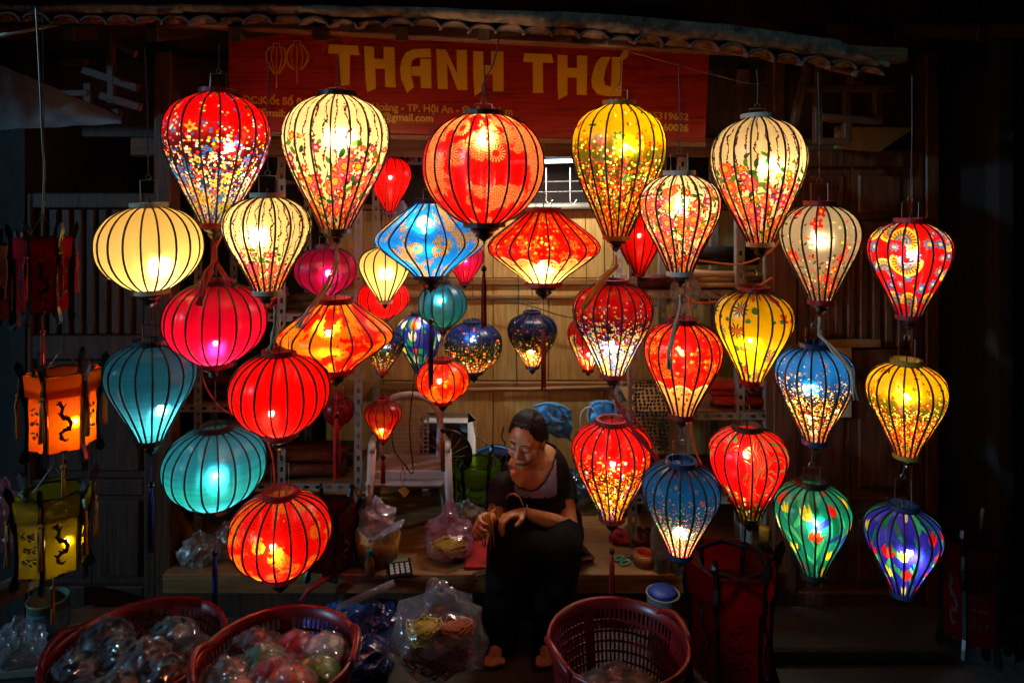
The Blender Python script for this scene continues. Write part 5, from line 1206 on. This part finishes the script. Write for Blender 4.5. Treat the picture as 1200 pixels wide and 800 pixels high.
# ------------------------------------------------------------------ the woman
def capsule(mb, a, b, ra, rb, n=7, seg=14):
    a, b = Vector(a), Vector(b); d = (b-a); L = d.length; d = d/L if L > 1e-6 else Vector((0, 0, 1)); pts = []; rs = []
    for i in range(4): t = math.cos(PI/2*(1-i/4)*1.0); pts.append(a-d*ra*math.cos(PI/2*i/4)); rs.append(max(ra*math.sin(PI/2*i/4), .0004))
    for i in range(n): s_ = i/(n-1); pts.append(a.lerp(b, s_)); rs.append(ra+(rb-ra)*s_)
    for i in range(1, 5): pts.append(b+d*rb*math.sin(PI/2*i/4)); rs.append(max(rb*math.cos(PI/2*i/4), .0004))
    return mb.tube(pts, rs, seg)
def remesh(mb, vox, smooth, cut=None):
    me = mb.mesh('tmp'); o = bpy.data.objects.new('tmp', me); COL.objects.link(o)
    r_ = o.modifiers.new('r', 'REMESH'); r_.mode = 'VOXEL'; r_.voxel_size = vox
    s_ = o.modifiers.new('s', 'SMOOTH'); s_.factor = .5; s_.iterations = smooth
    out = bpy.data.meshes.new_from_object(o.evaluated_get(bpy.context.evaluated_depsgraph_get()))
    COL.objects.unlink(o); bpy.data.objects.remove(o)
    R_ = MB(); R_.v = [v.co.copy() for v in out.vertices]
    for p in out.polygons:
        c = p.center
        if cut and cut(c): continue
        R_.f.append(tuple(p.vertices))
    return R_
hipC = Vector((.145, 3.0, PLAT+.13)); waist = Vector((.125, 2.98, PLAT+.26))
chest = Vector((.105, 2.95, PLAT+.37)); neckb = P(623, 553, 2.93)
headC = P(617, 514, 2.86)
shL, shR = P(590, 570, 2.86), P(659, 566, 3.0)
elL, wrL = P(578, 618, 2.80), P(575, 607, 2.67)
elR, wrR = P(667, 618, 2.88), P(614, 601, 2.70)
kneeL, kneeR = Vector((-.015, 2.68, .41)), Vector((.19, 2.66, .40))
anL, anR = Vector((-.045, 2.72, .09)), Vector((.15, 2.72, .09))
wom = thing('person', 'woman in dark short-sleeved top and black trousers tying thread on the platform', 'person', (.1, 2.95, PLAT))
fwd = Vector((-.44, -.85, -.27)).normalized(); rt_ = fwd.cross(Vector((0, 0, 1))).normalized(); rt_ = (Matrix.Rotation(-.10, 3, fwd) @ rt_); upv = rt_.cross(fwd)
HM = Matrix((rt_, fwd, upv)).transposed()
hp = lambda x, y, z: headC+HM @ (Vector((x, y, z))*.98)
body = MB()
body.ball(hp(0, -.012, .022), (.071, .090, .086), 24, 16, HM).ball(hp(0, .022, -.036), (.055, .060, .068), 20, 14, HM).ball(hp(0, .052, -.092), (.026, .024, .022), 14, 10, HM)
for s_ in (-1, 1):
    body.ball(hp(s_*.036, .048, -.036), (.026, .028, .028), 12, 9, HM).ball(hp(s_*.028, .066, .024), (.024, .014, .011), 12, 8, HM)
    body.ball(hp(s_*.030, .069, .001), (.015, .011, .009), 12, 8, HM).ball(hp(s_*.072, -.012, -.012), (.008, .019, .031), 12, 8, HM).ball(hp(s_*.011, .084, -.032), .0095, 10, 7)
capsule(body, hp(0, .078, .012), hp(0, .096, -.026), .008, .0125)
capsule(body, hp(-.018, .074, -.060), hp(0, .083, -.057), .006, .008); capsule(body, hp(.018, .074, -.060), hp(0, .083, -.057), .006, .008)
capsule(body, hp(-.015, .073, -.070), hp(.015, .073, -.070), .0085, .0085)
capsule(body, hp(0, -.02, -.05), neckb+Vector((0, .01, -.02)), .050, .055)
body.ball(chest, (.135, .095, .15), 20, 14); body.ball(waist, (.12, .095, .12), 18, 12); body.ball(hipC, (.15, .12, .12), 18, 12)
capsule(body, shL, neckb+Vector((0, .01, -.01)), .047, .045); capsule(body, shR, neckb+Vector((0, .01, -.01)), .047, .045)
for a, e, w_ in ((shL, elL, wrL), (shR, elR, wrR)):
    capsule(body, a, e, .046, .038); capsule(body, e, e.lerp(w_, .35), .037, .036); capsule(body, e.lerp(w_, .35), w_, .036, .023)
def hand(w_, d, pn, thumb_side, curl, spread=.019):
    """palm from wrist w_ along d, palm normal pn; five fingers bent towards pn"""
    d = d.normalized(); pn = (pn-d*pn.dot(d)).normalized(); sd_ = d.cross(pn)*thumb_side
    pc = w_+d*.045
    body.ball(pc, (.036, .040, .017), 14, 10, Matrix((sd_, d, pn)).transposed()); capsule(body, w_, pc, .022, .02)
    for i, (off, L) in enumerate(((1.3, .070), (.45, .078), (-.42, .073), (-1.25, .058))):
        b0 = w_+d*.078+sd_*off*spread; dirv = d.copy(); p = b0; c_ = curl*(1+.12*i)
        for k, fr in enumerate((.45, .32, .23)):
            ax = d.cross(pn); dirv = (dirv*math.cos(c_)+pn*math.sin(c_)).normalized() if k == 0 else (dirv*math.cos(c_)+dirv.cross(ax)*-math.sin(c_)).normalized()
            q = p+dirv*L*fr; capsule(body, p, q, .0092-.0008*k, .0085-.0008*k, 4, 9); p = q
    b0 = w_+d*.022+sd_*.028; q1 = b0+(d*.6+sd_*.6+pn*.35).normalized()*.036; q2 = q1+(d*.8+pn*.55-sd_*.05).normalized()*.028
    capsule(body, b0, q1, .012, .0105, 4, 10); capsule(body, q1, q2, .010, .008, 4, 10)
hand(wrR, Vector((-.075, -.045, .008)), Vector((.0, -.3, -.9)), 1, .55)
hand(wrL, Vector((-.045, -.055, .012)), Vector((.85, -.1, -.35)), -1, .62)
for k_, a_ in ((kneeL, anL), (kneeR, anR)):
    capsule(body, hipC.lerp(k_, .1), k_, .075, .055); capsule(body, k_, a_, .05, .032)
    toe = a_+Vector((-.02, -.14, -.062)); capsule(body, a_+Vector((0, .02, -.045)), toe+Vector((0, .03, .006)), .03, .026)
    for i in range(5): capsule(body, toe+Vector((-.03+i*.015, .02-abs(i-1.2)*.005, 0)), toe+Vector((-.034+i*.016, -.018+abs(i-1.2)*.006, -.004)), .011, .009, 3, 8)
g = G('skin'); tc = g.n('ShaderNodeTexCoord').outputs['Object']
b = g.n('ShaderNodeBsdfPrincipled'); g.set(b.inputs['Base Color'], g.ramp(g.noise(tc, 25, 4), [(.3, lin('#bc764a')), (.7, lin('#d89a6a'))]))
b.inputs['Roughness'].default_value = .48; b.inputs['Subsurface Weight'].default_value = .08; b.inputs['Subsurface Radius'].default_value = (.01, .004, .002)
m_skin = g.sh(b.outputs[0])
part('body', remesh(body, .0036, 5), m_skin, wom, True)
# hair
hair = MB().ball(hp(0, -.014, .026), (.0785, .096, .092), 28, 18, HM).ball(hp(0, -.05, -.01), (.074, .066, .07), 18, 12, HM).ball(hp(0, -.122, -.02), (.036, .032, .038), 14, 10, HM)
def hairline(x): return .090-5.2*max(0, abs(x)-.024)**1.45+.003*math.sin(x*310)
def cut_hair(c):
    q = HM.transposed() @ (c-headC)
    return q.y > -.020 and q.z < hairline(q.x)+.004*noise.noise(c*90)-1.1*max(0, .022-q.y)
part('hair', remesh(hair, .004, 3, cut_hair), pbr('hair_black', '#080605', .5, var=.5, scale=60, bump=.6, bscale=90, stretch=(1, 6, 1), spec=.25), wom, True)
mb = MB(); hc_ = pbr('hair_strand', '#070504', .5, spec=.22); bun = Vector((0, -.118, -.015))
for k in range(110):
    x0 = -.072+.144*k/109; th0 = math.acos(max(-1, min(1, x0/.080))); pts = []
    zs = hairline(x0)
    y0 = math.sqrt(max(0, 1-(x0/.0785)**2-((zs-.026)/.092)**2))*.096-.014
    for i in range(9):
        u_ = i/8; q = Vector((x0*(1-u_**1.6)+rnd.uniform(-.0012, .0012), y0*(1-u_)+bun.y*u_, 0)); d_ = 1-(q.x/.0785)**2-((q.y+.014)/.096)**2
        q.z = (.026+.092*math.sqrt(max(d_, 0)))*(1-max(0, u_-.7)/.3)+bun.z*max(0, u_-.7)/.3+.001 if d_ > 0 else bun.z+.02*(1-u_)
        if i == 0: q.z = zs+.001
        pts.append(hp(*q))
    mb.tube(pts, [.0008]+[.0021]*7+[.001], 4)
part('hair_strands', mb, hc_, wom, True)['kind'] = 'stuff'
mbrow = pbr('brow_dark', '#1a0f0b', .7)
for s_ in (-1, 1):
    part('eyebrow', MB().tube([hp(s_*.013, .0835, .026), hp(s_*.03, .0815, .032), hp(s_*.047, .068, .027)], [.002, .003, .0015], 5), mbrow, wom, True)
    part('eyelid_line', MB().tube([hp(s_*.016, .0795, -.001), hp(s_*.030, .0815, -.006), hp(s_*.045, .0715, -.002)], [.001, .002, .001], 5), mbrow, wom, True)
part('lips', MB().tube([hp(-.021, .0765, -.064), hp(-.008, .0885, -.0635), hp(.008, .0885, -.0635), hp(.021, .0765, -.064)], [.001, .0032, .0032, .001], 6), pbr('lip', '#8a3a30', .4), wom, True)
# shirt: larger shell with short sleeves and a scooped neck
sh_ = MB(); sh_.ball(chest, (.148, .108, .158), 22, 16).ball(waist, (.14, .112, .13), 20, 14).ball(hipC+Vector((0, 0, .03)), (.165, .132, .10), 20, 14)
capsule(sh_, shL, neckb+Vector((0, .01, -.03)), .058, .055); capsule(sh_, shR, neckb+Vector((0, .01, -.03)), .058, .055)
capsule(sh_, shL, shL.lerp(elL, .42), .058, .057); capsule(sh_, shR, shR.lerp(elR, .42), .060, .058)
scoop = neckb+Vector((-.015, -.075, -.005)); cutd = {}
def cut_shirt(c):
    if c.y < neckb.y+.03 and c.z > neckb.z-.043+((c.x-neckb.x+.012)/.088)**2*.075: return True
    if (c-neckb).length < .085 and c.z > neckb.z-.03: return True
    for a, e in ((shL, elL), (shR, elR)):
        d = (e-a); t_ = (c-a).dot(d)/d.length_squared
        if t_ > .46 and (c-(a+d*t_)).length < .085 and t_ < 1.0 and abs(c.x-chest.x) > .12: return True
    return False
shm = remesh(sh_, .007, 4, cut_shirt)
m_navy = pbr('shirt_navy', '#0c0c18', .7, spec=.25, bscale=12, bump=.8); m_sat = pbr('shirt_satin', '#9a94b0', .3, var=.4, scale=18, bump=.4, bscale=14)
o = part('shirt', shm, m_navy, wom, True); o.data.materials.append(m_sat)
for p in o.data.polygons:
    c = p.center+wom.location
    if c.z > PLAT+.325 and c.y < 2.98 and abs(c.x-chest.x+.005) < .088: p.material_index = 1
ed = {}
for p in o.data.polygons:
    for k in p.edge_keys: ed[k] = ed.get(k, 0)+1
mb = MB()
for (a_, b_), k in ed.items():
    if k == 1:
        p0, p1 = o.data.vertices[a_].co+wom.location, o.data.vertices[b_].co+wom.location
        if (p0-neckb).length < .17 and p0.z > PLAT+.28: mb.tube([p0, p1], .0030, 5)
part('neckline_trim', mb, M['black'], wom, True)['kind'] = 'stuff'
trim_pts = []
# trousers
tr = MB(); tr.ball(hipC, (.168, .145, .128), 20, 14)
for s_, k_, a_ in ((-1, kneeL, anL), (1, kneeR, anR)):
    capsule(tr, hipC+Vector((s_*.07, -.04, -.01)), k_, .10, .078); capsule(tr, k_, a_+Vector((0, -.03, -.05)), .085, .072)
capsule(tr, hipC+Vector((0, -.1, .0)), (kneeL+kneeR)/2, .09, .06); capsule(tr, (kneeL+kneeR)/2, (anL+anR)/2+Vector((0, .02, .06)), .07, .06)
part('trousers', remesh(tr, .009, 6), pbr('trouser_black', '#050506', .9, spec=.15, bump=.4, bscale=20), wom, True)
part('bracelet', MB().tube([wrR+Vector((.012, .008, 0))+(Vector((0, math.cos(a/14*2*PI), math.sin(a/14*2*PI)))*.027) for a in range(15)], .0035, 6, False), pbr('jade', '#8fb8a0', .2), wom, True)
myar = pbr('gold_thread', '#e0951c', .6)
th_ = thing('thread_skein', 'orange yellow thread held between the woman\'s hands', 'thread', P(572, 640, 2.6))
part('taut_thread', MB().tube([wrL+Vector((-.05, -.06, .02)), P(580, 597, 2.6), wrR+Vector((-.10, -.05, -.01))], .003, 6), myar, th_, True)
for k in range(6):
    x = 564+k*3; part('loose_strand', MB().tube([P(566+k*2, 604, 2.6), P(x+rnd.uniform(-2, 2), 622, 2.59), P(x+rnd.uniform(-3, 3), 640+rnd.uniform(-4, 6), 2.6)], .0022, 5), myar, th_, True)
hz_ = thing('headband', 'thin gold beaded band lying on her lap below the yoke', 'band', P(602, 585, 2.76))
part('band', MB().tube([P(593, 584, 2.78), P(597, 579, 2.77), P(603, 578, 2.76), P(609, 582, 2.76), P(613, 592, 2.76)], .003, 6), myar, hz_, True)

# ------------------------------------------------------------------ clutter on the back wall
mwc = pbr('cable_white', '#c8c4b8', .5)
for k, (px, py, r_) in enumerate(((690, 492, .045), (697, 486, .04))):
    solo('cable_loop', ['white cable loop hanging left of the blue bag', 'smaller white cable loop overlapping the first'][k], 'cable', MB().tube([P(px, py, 3.55)+Vector((r_*math.cos(a/20*2*PI), 0, r_*1.5*math.sin(a/20*2*PI))) for a in range(21)], .003, 5, False), mwc, True)
cord('thin black cable sagging along the middle of the plywood wall', [(540, 352), (580, 350), (620, 358), (670, 372), (720, 366), (770, 358)], 3.6, M['wiredark'], .003)
cord('black zigzag cable hanging on the wall left of the woman', [(590, 500), (588, 512), (592, 520), (587, 530), (591, 540)], 3.6, M['wiredark'], .004)
cord('thin black cable stapled down the plywood seam', [(607, 240), (606, 300), (608, 350), (605, 420), (606, 452)], 3.63, M['wiredark'], .0025)
solo('bamboo_hoop', 'thin bamboo hoop leaning on the back wall beside the fan', 'hoop', MB().tube([P(545, 545, 3.6)+Vector((.16*math.cos(a/30*2*PI), .0, .16*math.sin(a/30*2*PI))) for a in range(31)], .005, 6, False), M['batten'], True)
t = thing('blue_disc_fan_cover', 'round blue plastic cover behind the lime green frame lantern', 'cover', P(582, 560, 3.56))
part('disc', MB().tube([P(580, 556, 3.56), P(580, 556, 3.54)], .15, 32), pbr('disc_blue', '#1c3f6a', .45), t)
part('disc_rim', MB().tube([P(580, 556, 3.55)+Vector((.15*math.cos(a/32*2*PI), -.01, .15*math.sin(a/32*2*PI))) for a in range(33)], .009, 6, False), pbr('disc_rim', '#2a6ab0', .4), t, True)
for k, (px, py, r_) in enumerate(((690, 570, (.16, .08, .10)), (725, 585, (.12, .08, .07)))):
    bag(['dark teal plastic bag behind the woman on the platform', 'grey plastic bag behind the red and black floral lantern'][k], P(px, py, 3.45), r_, plastic_film('bagdark%d' % k, ['#1c4a50', '#4a4648'][k], 1.2), .3, 6, 151+k, .1)
solo('rolled_umbrella', 'folded grey and blue cloth bundle hanging behind the small red teardrop', 'bundle', MB().tube([P(468, 236, 3.2), P(474, 262, 3.2), P(466, 296, 3.2), P(458, 322, 3.2)], [.02, .06, .045, .012], 12), pbr('bundle_grey', '#7f8698', .6, col2='#3f3a44', scale=9, bump=.5), True)
